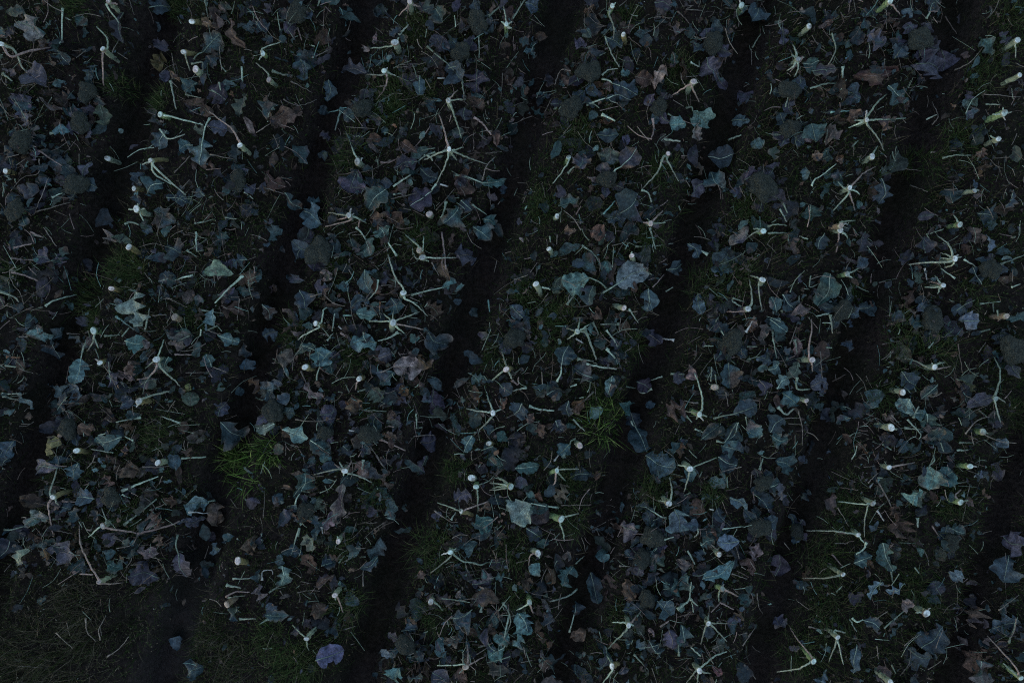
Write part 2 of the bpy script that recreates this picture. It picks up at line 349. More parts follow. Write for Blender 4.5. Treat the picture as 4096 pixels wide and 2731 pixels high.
SURVEY[(1,1)] = dict(S="""
1147,205 w|1180,205 1280,210 1380,208|1110,215 1080,170|1190,235
1015,450 w 1000,485|1020,430 950,320 910,185|1030,490 1100,530 1185,610
945,655 w 930,710|940,620 950,570|980,635 1125,580|980,665 1170,705|975,690 1025,730|905,645 780,645|915,625 880,595
412,660 y 470,682|430,690 330,740 290,775|450,650 465,570 490,550
340,960 y 405,975
712,1040 y 740,1028|695,1070 685,1120
1725,975 y 1770,970|1700,990 1610,1055 1570,1020|1715,920 1690,850|1764,1040
1632,1275 w|1620,1230 1590,1150|1600,1270 1520,1260 1450,1245|1620,1310 1500,1430|1690,1250
1605,1485 y 1640,1490
1125,155 a|1120,130 1030,50|1150,150 1155,60
""", H="435,170,105 120,1260,80 780,1420,80 475,1410,60", L="""
1375,210,1500,205,140,p 690,0,760,90,790,190,140,t 970,195,890,70,850,0,110,T 1500,0,1610,80,150,t 500,150,585,160,90,b 350,120,270,240,120,b
370,0,310,110,110,p 400,385,340,365,220,325,50,b 300,430,340,560,110,b 515,485,400,570,300,630,70,t 370,650,370,700,60,t 490,290,460,370,80,k
400,400,490,410,80,p 550,400,640,440,60,t 750,290,800,460,90,t 660,110,710,170,60,p 930,480,980,590,120,t 690,590,840,600,90,T 650,550,780,500,80,b
1070,465,1280,415,1435,395,80,T 1180,510,1290,590,110,n 1285,180,1330,370,60,n 1170,705,1320,810,140,b 830,790,635,820,110,T 1060,750,1130,760,50,t
240,830,190,970,90,k 270,880,410,810,60,g 420,1070,440,960,450,820,130,T 470,920,530,1000,90,t 845,1000,940,960,1150,950,130,k 1110,880,1210,960,100,o
1010,1080,930,1210,160,p 1000,1080,1040,1160,60,o 960,990,850,1080,100,t 800,1100,870,1190,90,g 660,1150,690,1270,110,n 310,990,340,1070,480,1175,55,k
1220,1110,1270,1290,120,p 1240,1070,70,b 1210,830,1250,910,60,b 1180,1180,60,p 1480,1040,1580,1060,80,t 1730,1170,1690,1250,45,o 440,1290,560,1260,100,p
900,1330,1010,1350,90,p 940,1290,60,n 180,1390,360,1450,90,T 370,1460,520,1560,100,t 130,1350,0,1380,70,G 1130,1480,1240,1460,110,p 1490,1430,1430,1550,70,t
900,1410,970,1460,50,n 600,1500,640,1568,120,b 70,1110,110,b 190,1170,70,b 840,900,940,860,100,p 70,580,80,b 100,730,80,b 1530,730,1610,740,50,p
1500,580,60,b 1600,1390,60,t 1700,1440,70,t 160,1520,60,g 1720,1110,90,b 100,30,90,b
""", P="""
k 1280,30 1300,190 1310,290;l 890,340 960,370;a 860,400 930,395;L 840,360 830,430 775,495;l 965,340 955,430;c 600,605 660,605;L 545,580 525,715
a 375,475 485,440 490,400;k 580,725 660,775;L 980,720 910,760 840,780;o 855,510 850,585;a 1210,240 1260,330;a 550,1020 595,945;l 620,1080 640,1130
L 785,1100 700,1130;l 750,1255 900,1265;k 850,1455 1030,1535;l 1100,1380 1145,1375;a 790,1510 830,1568;a 1110,1460 1150,1375;a 270,1320 400,1335 550,1310
w 640,1395 675,1400;a 205,1480 205,1568;c 1600,500 1610,580;a 1660,230 1640,310;l 0,1170 50,1190;L 490,780 530,730;l 1105,1280 1105,1380
L 540,210 610,185;a 1060,480 1130,510;w 570,680 590,700;a 850,585 870,600;a 640,290 680,360
""", G="1130,90,100,d 250,720,100,d 700,870,100,d 90,1550,110,g 560,300,80,d 1660,880,90,d 780,1220,90,d")
SURVEY[(1,2)] = dict(S="""
255,148 w 288,190
165,390 w 200,465
825,195 p 845,232|825,165|840,220
770,553 p 690,530
1725,360 w 1710,400|1690,345 1640,330|1700,400 1720,580
1625,560 w|1650,520 1650,440 1635,360|1590,575 1480,580
1730,25 g|1700,10 1660,10|1680,30 1590,90
450,715 g|420,705 350,688|455,690 470,620|480,700 540,660|420,740 380,770|500,720 540,740
1395,1098 a 1425,1100
1290,1285 g|1310,1250 1310,1160 1280,1060 1240,960|1250,1270 1190,1265|1270,1320|1345,1300|1320,1330
467,1500 p|430,1490|465,1475
""", H="20,765,80 1510,790,88", L="""
650,420,535,345,340,370,130,T 350,340,285,455,90,g 615,455,720,390,930,280,150,W 860,250,940,330,90,k 560,400,530,540,100,t 460,280,450,210,80,b
630,310,660,230,80,t 330,150,390,150,60,t 940,420,930,580,120,b 1060,290,1170,250,90,b 1210,110,1290,210,80,b 1630,0,1500,110,70,k 1660,190,1610,310,60,k
1370,280,1470,300,80,b 1450,200,150,b 1280,450,1310,600,70,b 1420,620,1360,710,90,b 540,620,610,570,90,n 645,705,690,760,730,840,70,t 560,800,660,780,80,t
310,1060,340,950,390,810,120,b 555,1035,415,960,130,b 650,830,670,850,730,940,90,t 690,1020,660,1150,70,T 240,1150,330,1110,110,b 170,1160,230,1100,80,g
390,1190,390,1300,80,b 300,1330,350,1400,110,b 90,1290,150,1340,60,n 560,1130,500,1180,440,1290,80,o 540,1240,600,1300,90,T 70,1210,10,1290,120,b
740,1210,820,1220,90,t 820,1330,850,1370,930,1548,170,b 840,1330,90,b 950,1190,950,1250,60,b 860,1060,950,1110,90,p 920,720,1030,800,90,p
1280,1205,1200,1210,1065,1290,130,N 1220,940,1260,1050,70,k 1190,1010,1110,1060,70,p 1390,1315,1520,1285,1690,1220,110,b 1700,1190,1540,1210,20,k
1490,930,1500,1110,110,b 1580,980,1690,970,1764,970,60,t 1560,1340,1470,1480,100,t 1300,1460,1440,1350,70,t 1440,1500,1590,1540,110,b 1200,1460,1080,1568,90,t
120,560,70,620,60,t 30,580,90,b 435,1455,400,1490,320,1568,90,t 90,1540,160,1520,60,n 200,1400,70,n 1720,1100,80,p 1730,910,90,b 540,20,640,60,110,n
1640,640,1690,680,60,k 90,690,120,760,50,k 710,640,740,590,50,n 400,20,60,n
""", P="""
L 480,120 560,180 605,245;l 260,60 265,100;l 850,130 1000,125 1110,110;a 690,125 770,105;l 780,150 800,110;L 950,0 970,70 990,150;l 925,20 930,75
k 640,355 735,300;a 125,310 175,240;a 15,360 110,325;a 250,450 190,530 100,590;L 205,410 265,425;l 380,530 430,465;L 1060,440 1110,410;k 970,410 1050,320
L 805,560 870,655;a 740,720 750,580;L 650,705 700,770 725,820;l 555,650 600,740;L 735,663 610,665;l 500,690 560,850 580,910;w 440,765 490,795
k 455,860 490,820;l 450,905 560,920;L 485,930 590,955 720,975;L 650,835 710,900;a 785,930 780,860 825,830;w 1115,775 1035,765;L 1035,1025 960,1050
L 965,1110 900,1140 870,1120;l 785,1095 850,1105;L 120,1230 180,1250 290,1260;a 580,1190 570,1060;L 445,1080 400,1095;k 0,1050 40,1080 45,1030
L 100,1100 0,1125;l 1095,1005 1190,1010;L 1375,960 1370,1060;l 1400,1010 1410,1080;a 1470,1130 1490,1230;l 1410,1470 1470,1470 1550,1340
l 1610,1300 1620,1360;L 1260,1385 1320,1410;l 1200,1295 1240,1340;a 1700,430 1725,570;L 1510,500 1580,545;l 1520,485 1600,510;w 1610,720 1660,640
l 1620,820 1690,820;l 1440,710 1460,740;l 1310,815 1390,815;a 1550,890 1640,930;L 1350,185 1220,110;L 420,1320 500,1400;n 180,1340 240,1415
a 160,1060 180,1020;a 210,1080 205,990;l 1450,1000 1470,1040
""", G="290,700,140,d 640,1350,150,g 640,1190,110,d 330,600,110,d 960,60,90,d 1350,400,130,d 90,440,90,d 1560,340,110,d 850,800,80,d")
SURVEY[(1,3)] = dict(S="""
495,15 w|490,50 470,170|530,45 550,75
545,320 g|590,300 630,280|580,345
1285,215 w|1270,180 1240,110 1170,60|1240,190 1190,175|1250,235 1100,240 970,255|1275,255 1215,275|1310,185|1335,200|1260,215 1170,210
1205,398 w|1180,370 1150,330|1170,385 1110,370|1180,430 1170,455|1190,410 1080,410
302,910 p|305,950 308,990|280,870 300,700 300,630
262,1190 p|270,1225
1145,960 w|1100,960 1020,920 940,900|1130,930|1180,935 1220,930|1170,970 1260,955
925,1133 w
845,1375 w|800,1390|890,1390
1480,1405 g 1430,1400|1515,1415
1640,610 a
1565,1178 g|1580,1165 1635,1205|1560,1190 1590,1300 1600,1380|1590,1080 1600,990 1560,890
""", H="515,570,80 1125,640,95 1530,290,75 1680,850,110", L="""
390,40,340,150,100,b 430,320,340,540,120,t 640,30,620,170,100,p 690,220,610,270,80,b 100,460,180,560,110,b 40,530,80,t 290,560,170,600,70,N
10,630,130,720,80,t 80,740,80,t 110,820,150,870,50,b 510,800,585,800,70,b 680,540,100,b 570,660,50,b 420,530,60,b 850,610,940,630,60,b
1320,640,1460,640,100,B 1260,580,1370,560,70,b 1260,700,100,p 1440,330,90,b 1500,50,1510,170,70,B 1010,310,1060,380,80,g 1080,120,100,p 950,200,80,p
920,990,1020,1090,110,b 1170,1080,1050,1180,70,t 980,1180,900,1260,110,T 790,1320,870,1280,80,k 1100,1340,90,t 0,980,80,930,100,t 200,920,140,1040,80,g
60,1110,140,1030,80,T 100,1140,200,1220,90,t 300,1090,420,1080,90,p 380,1070,400,1140,60,p 350,1280,440,1320,80,p 570,1310,470,1350,50,t
1550,1160,1370,1230,70,p 1300,1040,1400,1130,120,g 1640,1440,1580,1510,70,B 1150,1430,100,t 930,1500,80,b 60,1360,120,b 80,1440,100,t 1570,880,60,t
1040,1290,90,t 1220,1420,80,t
""", P="""
l 0,40 130,40 140,90;L 275,80 215,60;a 535,290 580,200;l 295,330 290,410 370,380 440,440 520,490;l 90,580 200,520 215,470;L 420,590 330,610
l 430,600 445,730;a 150,800 200,670;l 185,770 200,870;l 30,710 40,800 60,900;a 360,850 375,1040;l 210,930 220,960;l 400,825 440,828
n 440,1060 540,1010;a 770,490 920,580;w 1080,280 1095,360;L 1290,350 1190,280;L 1350,220 1490,300;l 1460,525 1600,510;l 1550,520 1555,580
l 1580,570 1585,610;L 1680,410 1740,390;l 1600,255 1764,190;l 1090,50 1210,10;l 1455,720 1530,700;L 1105,830 1140,790;a 785,805 960,770
l 200,1030 200,1110 290,1110;a 210,1260 235,1380 235,1500;L 70,1235 125,1285 180,1245;a 105,1315 220,1310;a 140,1350 225,1355;a 640,1135 660,1190 725,1240
a 660,1360 740,1310 800,1350;a 850,1290 915,1360;l 940,1380 1050,1390;L 960,1320 1050,1420 1040,1455;l 1000,1310 1040,1230;l 1020,1130 990,1060
l 790,1490 850,1530;a 870,1500 870,1540;l 1190,1480 1210,1540;L 1300,1535 1380,1530;l 1320,1480 1410,1480;a 1360,1420 1440,1330 1530,1300
n 1310,800 1340,1000;a 1450,860 1500,790;l 480,1320 570,1310;l 360,1280 440,1270
""", G="1000,900,160,d 1700,1280,100,d 900,700,120,d 1200,830,110,d 780,1150,100,d 1400,450,110,d 600,430,80,d")
SURVEY[(2,0)] = dict(S="""
1090,50 w
368,285 y 500,238|345,260 390,100 400,60|385,320 410,345|335,330 345,430 370,560
710,485 w|730,455 700,355|680,500 610,560|740,500 900,525 950,540|
685,868 p|690,885 850,875|670,840 590,700 550,590 545,480
1640,725 y 1705,745
1565,1025 a
""", H="765,285,75", L="""
410,90,420,0,110,b 340,20,60,y 400,85,265,135,70,p 50,50,80,b 30,510,160,490,340,440,90,T 60,500,0,520,80,b 1480,310,1440,330,1265,340,140,T
1410,430,1250,450,60,p 380,360,490,370,90,b 545,560,520,460,470,390,90,t 660,460,640,370,60,b 710,540,780,620,80,p 700,660,800,670,60,t
740,740,850,780,90,t 290,600,385,590,50,t 265,590,50,o 320,650,520,690,130,p 310,640,330,720,40,o 80,560,0,700,110,b 200,640,120,760,70,G
950,650,1090,670,70,k 1100,540,1130,620,60,n 1225,545,1230,680,1290,840,110,p 1090,840,890,830,130,p 1120,300,1230,330,60,n 1040,380,1130,470,110,n
1000,340,920,390,50,g 790,110,960,110,110,n 740,170,60,n 320,970,250,1010,50,t 1400,470,1420,590,60,t 1240,1240,1190,1330,80,b 1290,1520,1400,1450,110,b
1740,330,80,p 1740,560,1710,680,90,n 1650,1040,1580,1130,90,b 1580,580,60,t 1480,660,60,b 520,110,90,t 275,230,40,b 630,105,680,95,25,T 700,35,40,T
590,290,90,b 1160,50,1250,20,90,b 1480,400,110,n 880,240,80,p
""", P="""
L 840,245 950,200 1090,145;L 840,270 900,295;l 855,480 1080,300;L 1035,370 1120,450;k 430,315 540,322;a 390,515 500,540;l 365,440 420,435
a 800,640 900,620 940,570;l 1250,20 1420,10;a 980,80 1190,75;L 1605,850 1745,845;l 1560,890 1660,915;k 1560,975 1620,940 1720,940;l 1570,980 1690,965
l 1650,1125 1762,1125;a 740,1385 820,1330 890,1245;a 590,1120 600,1210 660,1280;a 690,1270 680,1200 730,1100;a 700,1240 690,1180;a 385,1220 500,1330
a 460,1150 480,1240;a 1410,710 1440,620;k 550,815 640,820;a 30,800 75,745;a 1590,300 1630,360;a 130,1450 330,1460;w 1300,390 1440,400
k 950,540 1170,480 1240,450;a 950,540 1100,550
""", G="1690,85,170,g 560,1000,150,d 250,1300,170,d 1500,1200,120,d 900,420,100,d 620,1220,140,d 120,1450,170,d 1660,1400,150,d 420,1450,150,d")
SURVEY[(2,1)] = dict(S="""
612,105 w|590,75 575,45|575,85 540,60|560,95 400,130|640,70 660,35|640,125 700,140 800,185|600,140
568,590 p|560,555
545,960 p|545,995|565,985 600,1080
350,1260 w|325,1240 250,1165|360,1235 420,1175|350,1300 365,1340
1487,155 w 1515,167
1517,215 g|1525,250 1530,390
1415,385 y 1510,418|1390,375 1250,325|1455,370 1600,315
1755,215 k 1680,205|1700,170 1640,150|1700,200 1610,190|1700,230 1610,240|1720,180 1650,140|1690,215 1630,225
1340,665 g|1300,675 1275,685|1375,695 1430,730 1500,740|1340,700 1200,810|1380,640
1205,1005 w|1240,1020 1290,1065|1210,985
1445,1455 a|1420,1440 1250,1445|1425,1420 1430,1360|1460,1400 1455,1300|1400,1500|1490,1430 1580,1380
""", H="340,385,65 1030,1300,75", L="""
270,360,310,250,340,115,120,t 830,210,890,330,130,t 830,0,880,90,910,250,80,n 690,40,790,140,110,n 1180,0,1110,140,60,p 590,200,570,470,90,k
540,370,470,530,60,k 250,330,190,320,110,280,80,b 440,0,520,30,50,t 400,0,370,80,60,t 240,430,160,440,90,b 250,400,380,460,35,o 430,350,90,g
350,540,390,660,80,G 470,550,430,620,70,g 300,500,265,610,240,690,110,b 180,760,170,900,110,T 170,680,150,760,60,t 60,1100,230,1100,60,t 100,1050,70,b
10,890,40,990,90,k 400,1000,450,1130,100,n 540,820,410,910,50,n 470,1220,570,1240,60,b 410,1410,610,1340,120,V 450,760,550,730,90,b 840,700,720,780,60,t
620,940,710,1030,60,b 990,1460,950,1550,100,T 1040,1390,1150,1380,100,t 860,1350,950,1360,50,B 1070,1480,1200,1440,120,n 1060,1200,80,b 1370,310,1480,260,110,p
1630,440,1520,500,100,t 1590,360,50,n 1600,20,1730,90,110,t 1500,740,1590,735,1762,720,110,p 1490,890,1640,850,130,p 1480,990,1680,1010,100,n
1640,1080,1620,1180,50,t 1740,1180,1640,1280,120,T 1745,1100,1710,1320,1600,1390,120,T 1340,1120,1480,1080,140,b 1290,1280,1440,1250,70,k
1400,1190,1530,1240,50,n 1680,830,60,t 1380,980,1410,930,40,k 1270,1530,100,p 1130,790,1150,850,50,n 1030,330,1030,390,40,t 1240,450,1270,390,60,p
20,830,60,t 50,590,80,b 1650,310,70,b
""", P="""
a 50,430 60,240;a 1230,380 1340,455 1390,458;L 1345,445 1375,390;a 1440,220 1470,340;a 740,900 740,800 780,740;l 570,740 610,690;a 590,740 660,700
a 690,640 755,640;w 40,860 45,800 105,790 115,820;a 280,945 360,930 440,935;n 430,920 520,830;a 165,930 190,970;l 90,945 170,890;L 85,1125 25,1165
a 605,1200 685,1175;l 1610,1300 1530,1320;a 1520,1370 1600,1320;a 1310,1040 1390,1000 1500,985;L 1550,1080 1565,980;l 1700,1010 1740,1080 1750,1160 1690,1310
l 1430,1110 1490,1060;l 290,560 305,500;w 450,490 460,540;L 740,30 730,100;l 1330,640 1380,660;l 1470,1370 1480,1440;a 1600,1500 1700,1500;a 605,910 640,940
""", G="1210,640,140,d 1250,1080,120,d 370,1360,130,d 640,1000,120,d 1380,100,80,d 850,250,100,d 600,640,90,d 260,1450,150,d 120,1250,120,d")
SURVEY[(2,2)] = dict(S="""
308,105 g 258,130|320,75|350,95 460,95|330,135 370,175|300,150 295,190 265,215
338,437 g 240,415|375,420 460,400|335,480 355,540 360,590
177,672 w 130,650|190,705|125,690 115,760
120,1010 g 110,955|130,1040 145,1085|100,1030 30,1065
1225,92 w|1190,75 1130,65|1260,75 1410,15|1220,130 1185,250
1080,330 w|1095,290 1100,220 1085,150|1060,320 1005,310|1070,360
1425,680 w
1448,918 g 1400,900|1425,950 1425,1005|1490,935 1560,970|1460,885
1352,1155 w|1350,1110 1355,1085|1390,1155 1480,1155|1390,1185 1480,1280|1330,1195 1300,1300
803,1167 w|790,1200 730,1260 660,1330|760,1150 690,1150|835,1140 860,1090|840,1170
690,1450 y 745,1435|680,1420 650,1370|690,1480 625,1568
1290,1480 w|1310,1450 1400,1380 1480,1350|1320,1490 1370,1500|1260,1490 1200,1568|1280,1530 1275,1568
""", H="970,560,90 895,710,70 930,990,65 1725,190,70 1710,500,80", L="""
320,360,130,330,0,460,190,W 110,290,140,245,60,T 250,340,130,460,110,N 290,190,220,280,60,b 380,200,300,310,90,O 20,90,190,70,70,t 400,150,540,130,90,b
580,130,50,n 60,190,70,p 920,0,1130,90,160,b 1420,10,1550,70,110,b 1060,430,980,390,850,350,70,b 1120,370,1160,530,170,T 1230,470,70,b 750,480,870,520,140,p
900,590,830,640,60,b 1030,670,960,780,35,k 1130,720,1250,750,60,k 1300,620,1390,580,100,t 1300,690,80,b 1570,590,1410,600,80,B 1500,290,1620,380,80,b
630,640,640,740,80,t 190,740,130,820,80,T 230,740,260,900,80,n 420,760,350,900,120,t 340,690,410,710,60,b 100,500,200,570,90,b 180,590,240,630,70,t
540,800,590,1020,90,b 395,1215,425,1100,435,1000,90,b 295,1280,265,1160,240,1080,70,b 400,1250,510,1200,80,n 50,1090,110,1220,160,T 60,1230,0,1310,80,T
60,840,140,880,80,n 780,850,840,1000,90,n 970,870,940,810,110,p 1040,920,1150,870,120,t 1230,940,1200,810,80,t 1310,850,1530,730,90,T 1560,960,1630,1040,80,t
1000,1000,1090,1100,120,b 820,1060,100,b 1080,1200,1100,1330,100,p 1170,1170,1190,1310,90,t 1150,1320,70,t 1380,1330,1480,1300,110,g 1480,1155,1580,1160,90,p
650,1320,600,1480,100,t 780,1280,830,1290,70,t 890,1300,60,b 980,1330,100,b 200,1380,290,1460,90,b 730,1500,810,1470,40,p 1380,1450,1440,1510,50,r
1560,1090,60,n 1630,910,50,t 1700,600,1660,720,80,k 1360,1020,60,p 940,1190,980,1250,30,k 980,690,110,g
""", P="""
w 290,40 320,0;a 340,345 520,340;w 1360,370 1390,375;l 1290,150 1310,110;a 1190,10 1230,45;l 1165,290 1230,255;l 1480,150 1485,220;k 1660,250 1670,310
a 1650,130 1645,220;l 1705,100 1730,20;L 1450,505 1600,490;L 1260,480 1285,530 1255,565;k 1290,510 1340,505;L 1050,580 1115,560;L 1350,600 1400,630
L 1210,655 1260,750;a 1480,690 1530,690;a 1580,765 1610,785;a 1640,730 1680,790;a 1515,815 1620,850;k 1430,1010 1530,1060;k 1370,1080 1430,1020
a 1185,1110 1230,1075;L 1140,1060 1220,990 1235,870;L 1230,990 1280,1035;a 1690,950 1700,1040 1730,1090;L 450,920 380,970 260,1005;a 250,1340 290,1270
a 80,1320 95,1390;a 60,1425 140,1410;L 95,1080 0,1105;L 1300,1380 1210,1300;l 1150,1380 1140,1250;a 1590,1310 1680,1175;a 1320,1310 1390,1440
l 840,1370 940,1480;l 600,1210 620,1280;l 440,745 500,690;a 30,740 110,720;k 1020,1180 1080,1140;a 1600,1440 1680,1540;a 740,760 850,770;l 860,1110 890,1070
""", G="40,630,120,d 420,440,110,d 1000,240,110,d 60,950,100,d 400,130,80,d 760,1100,90,d 1400,240,90,d")
SURVEY[(2,3)] = dict(S="""
832,82 w|880,75 1010,48
1390,75 g 1300,70|1440,78
1325,322 g 1225,305|1380,310|1290,275 1330,235
722,330 w|740,305|690,330 650,335 480,318|690,345 665,450 665,560
620,545 w|660,600|590,540 450,520 260,517
515,818 w|480,830 380,845 240,845
478,1250 w|460,1205 535,1220|470,1290 420,1420|490,1310 520,1440
312,1415 g|290,1370 190,1250 150,1180|280,1430 200,1470 60,1490
1090,1085 w|1020,1080|1120,1050|1085,1115
840,1560 w
1740,1530 g|1620,1430|1700,1450 1510,1240
""", H="1260,600,60 200,520,60", L="""
1140,0,1110,70,1110,240,130,T 1270,110,1160,190,110,t 1060,240,920,270,90,T 60,40,160,80,110,t 20,200,100,t 70,190,100,310,60,p 200,20,260,25,40,p
750,165,880,400,950,570,130,n 860,370,60,n 590,740,720,690,90,t 790,600,860,800,100,t 690,750,70,n 790,870,700,990,80,B 940,880,820,940,80,B
1330,790,1270,860,80,B 1325,775,1340,800,25,o 1060,1055,1090,1010,1160,950,80,t 560,950,640,1000,90,p 580,1120,650,1130,770,1190,80,b 920,1150,840,1260,50,t
610,1300,590,1500,70,b 400,1470,310,1540,90,b 140,1320,220,1320,40,p 1050,1360,150,b 1130,1250,150,b 1400,1100,120,n 1470,1260,1520,1330,80,b
1520,1200,1740,1150,160,b 1430,1400,160,n 1620,560,1762,620,150,p 1640,780,150,b 50,830,80,680,110,p 220,880,60,b 1310,520,90,t 760,450,710,530,40,b
1170,910,90,b 1420,140,1470,100,40,B 850,600,850,670,25,k 50,1110,120,1180,90,p 960,1020,70,k 1480,1500,140,b 1040,290,90,g 250,270,80,b 1580,120,110,p
""", P="""
a 630,0 690,40;a 660,80 735,75;a 690,190 760,120;l 755,155 790,155;w 700,220 725,190;L 1500,75 1420,150;l 1280,195 1380,180;w 750,380 800,450
L 1030,430 1032,495;k 1130,485 1180,560;a 1180,525 1240,510;a 1390,200 1340,450;a 480,360 560,490;k 440,680 520,770;a 460,605 550,605;a 110,600 150,650
l 470,940 510,900;a 200,1000 280,1060;L 560,1125 610,1210;a 280,1180 430,1210;a 1035,580 1090,680 1110,760;a 940,1310 1020,1240;a 1590,1065 1730,960
l 1660,1290 1720,1110;L 1010,770 1040,810;a 1600,830 1670,770;l 830,700 860,870;L 680,600 660,640 610,680;l 850,1440 880,1500;n 620,240 500,220
l 800,1190 960,1050;a 750,1310 760,1400
""", G="450,1050,150,d 560,250,120,d 350,700,130,d 1250,320,100,d 200,1350,130,d 1000,900,100,d 500,420,110,d 1100,1000,80,d")
# ---------------------------------------------------------------- mesh helpers
def mesh_from(name, V, F, uv=None, tint=None, mat=None, smooth=True):
    """V (n,3), F list/array of quads or triangles (arrays), uv per vertex, tint per vertex"""
    me = bpy.data.meshes.new(name)
    V = np.asarray(V, np.float32); F = np.asarray(F, np.int32)
    k = F.shape[1]
    me.vertices.add(len(V)); me.vertices.foreach_set("co", V.ravel())
    me.loops.add(F.size); me.loops.foreach_set("vertex_index", F.ravel())
    me.polygons.add(len(F))
    me.polygons.foreach_set("loop_start", np.arange(0, F.size, k, dtype=np.int32))
    me.polygons.foreach_set("loop_total", np.full(len(F), k, np.int32))
    me.polygons.foreach_set("use_smooth", np.full(len(F), smooth, bool))
    if uv is not None:
        l = me.uv_layers.new(name="UVMap")
        l.data.foreach_set("uv", np.asarray(uv, np.float32)[F.ravel()].ravel())
    if tint is not None:
        a = me.color_attributes.new("tint", 'FLOAT_COLOR', 'POINT')
        tt = np.ones((len(V), 4), np.float32); tt[:, :3] = tint
        a.data.foreach_set("color", tt.ravel())
    me.update(calc_edges=True)
    me.validate()
    if mat is not None: me.materials.append(mat)
    return me
def link(name, me, parent=None, loc=None):
    o = bpy.data.objects.new(name, me)
    col.objects.link(o)
    if loc is not None: o.location = loc
    if parent is not None: o.parent = parent
    return o

LEAF_COL = {'W': (0.135, 0.165, 0.165), 'b': (0.036, 0.058, 0.071), 'B': (0.088, 0.120, 0.145), 't': (0.043, 0.083, 0.084), 'T': (0.088, 0.150, 0.146),
            'g': (0.060, 0.080, 0.060), 'G': (0.13, 0.165, 0.115), 'p': (0.052, 0.050, 0.070), 'V': (0.075, 0.08, 0.14),
            'n': (0.115, 0.076, 0.056), 'N': (0.085, 0.068, 0.074), 'k': (0.20, 0.16, 0.145), 'o': (0.16, 0.092, 0.055),
            'O': (0.14, 0.10, 0.072), 'r': (0.095, 0.05, 0.052), 'y': (0.14, 0.13, 0.055)}
STALK_COL = {'l': (0.19, 0.24, 0.18), 'L': (0.32, 0.40, 0.31), 'a': (0.175, 0.15, 0.125), 'n': (0.10, 0.072, 0.058),
             'w': (0.46, 0.46, 0.43), 'k': (0.25, 0.185, 0.165), 'c': (0.15, 0.27, 0.24), 'o': (0.20, 0.10, 0.055)}
WITHERED = set('nNkoOry')

def leaf_grid(P0, P1, width, r, nu=14, nv=8, lobed=True, crumple=0.0):
    """one leaf blade from its base P0 to its tip P1: lobed outline, ruffled margin, fold along the midrib"""
    d = P1 - P0; L = float(np.linalg.norm(d)) + 1e-6
    s = np.linspace(0, 1, nu + 1)[:, None]; t = np.linspace(-1, 1, nv + 1)[None, :]
    side = (t > 0).astype(int)
    prof = np.sin(np.pi * np.clip(s, 0, 1) ** r.uniform(0.75, 1.25)) ** r.uniform(0.45, 0.9)
    prof = prof * (1 - 0.25 * (1 - s) * r.rand())
    lob = np.ones((nu + 1, nv + 1))
    for k in (0, 1):
        fr = r.uniform(2.8, 5.4); ph = r.rand()
        dep = r.uniform(0.06, 0.36) if lobed else r.uniform(0.03, 0.14)
        w = 1 - dep * (1.15 - 0.85 * s) * (0.5 + 0.5 * np.cos(2 * np.pi * (fr * s ** 0.8 + ph))) ** 2
        jg = r.rand(nu + 3, 1) - 0.5
        w = w * (1 + (0.25 * jg[:-2] + 0.5 * jg[1:-1] + 0.25 * jg[2:]) * ((0.5 if nu > 9 else 0.35) if lobed else 0.25))
        lob = np.where(side == k, w, lob)
    if r.rand() < 0.55:                                     # torn: part of one side is missing
        a = r.uniform(0.0, 0.75); e = a + r.uniform(0.15, 0.45); k = r.randint(2)
        tear = np.where((s > a) & (s < e), r.uniform(0.15, 0.6), 1.0)
        lob = np.where(side == k, lob * tear, lob)
    half = 0.5 * width * prof * lob
    y = t * half
    x = L * s + np.abs(t) ** 2 * half * r.uniform(-0.1, 0.3) * (1 - s)
    bend = r.uniform(-0.16, 0.16) * L
    y = y + bend * np.sin(np.pi * s) ** 2
    amp = width * r.uniform(0.07, 0.2) * (1 + 0.7 * crumple)
    z = r.uniform(-0.25, 0.75) * np.abs(t * half) + r.uniform(-0.10, 0.14) * L * np.sin(np.pi * s)
    for k in (0, 1):
        z = z + np.where(side == k, amp * np.abs(t) ** 2 * np.sin(2 * np.pi * (r.uniform(1.5, 3.4) * s + r.rand())), 0)
    if crumple:
        cx, cy = r.uniform(14, 26, 2)
        z = z + crumple * width * 0.35 * (vnoise(s * cx * 0.25 + 0 * t, t * cy * 0.11 + 0 * s, r.randint(9)) - 0.5)
        y = y * (1 - 0.25 * crumple * vnoise(s * 5 + 0 * t, t * 2 + 0 * s, r.randint(9)))
    roll = r.uniform(-0.65, 0.65)
    zc = z * math.cos(roll) + (y - bend * np.sin(np.pi * s) ** 2) * math.sin(roll)
    yc = (y - bend * np.sin(np.pi * s) ** 2) * math.cos(roll) - z * math.sin(roll) + bend * np.sin(np.pi * s) ** 2
    ex = d / L
    ey = np.cross((0, 0, 1), ex); ey /= np.linalg.norm(ey) + 1e-9
    ez = np.cross(ex, ey)
    V = P0 + x[..., None] * ex + yc[..., None] * ey + zc[..., None] * ez
    uv = np.stack([s + 0 * t, 0.5 + 0.5 * t + 0 * s], -1)
    i = np.arange(nu)[:, None] * (nv + 1) + np.arange(nv)[None, :]
    F = np.stack([i, i + nv + 1, i + nv + 2, i + 1], -1).reshape(-1, 4)
    mid = V[:, nv // 2, :].copy()
    return V.reshape(-1, 3), F, uv.reshape(-1, 2), mid

def lift(V, clear=0.004):
    """keep a blade from sinking into the soil"""
    g = ground_z(V[:, 0], V[:, 1]) + clear
    V[:, 2] = np.maximum(V[:, 2], g + 0.25 * np.maximum(0, V[:, 2] - g))
    return V

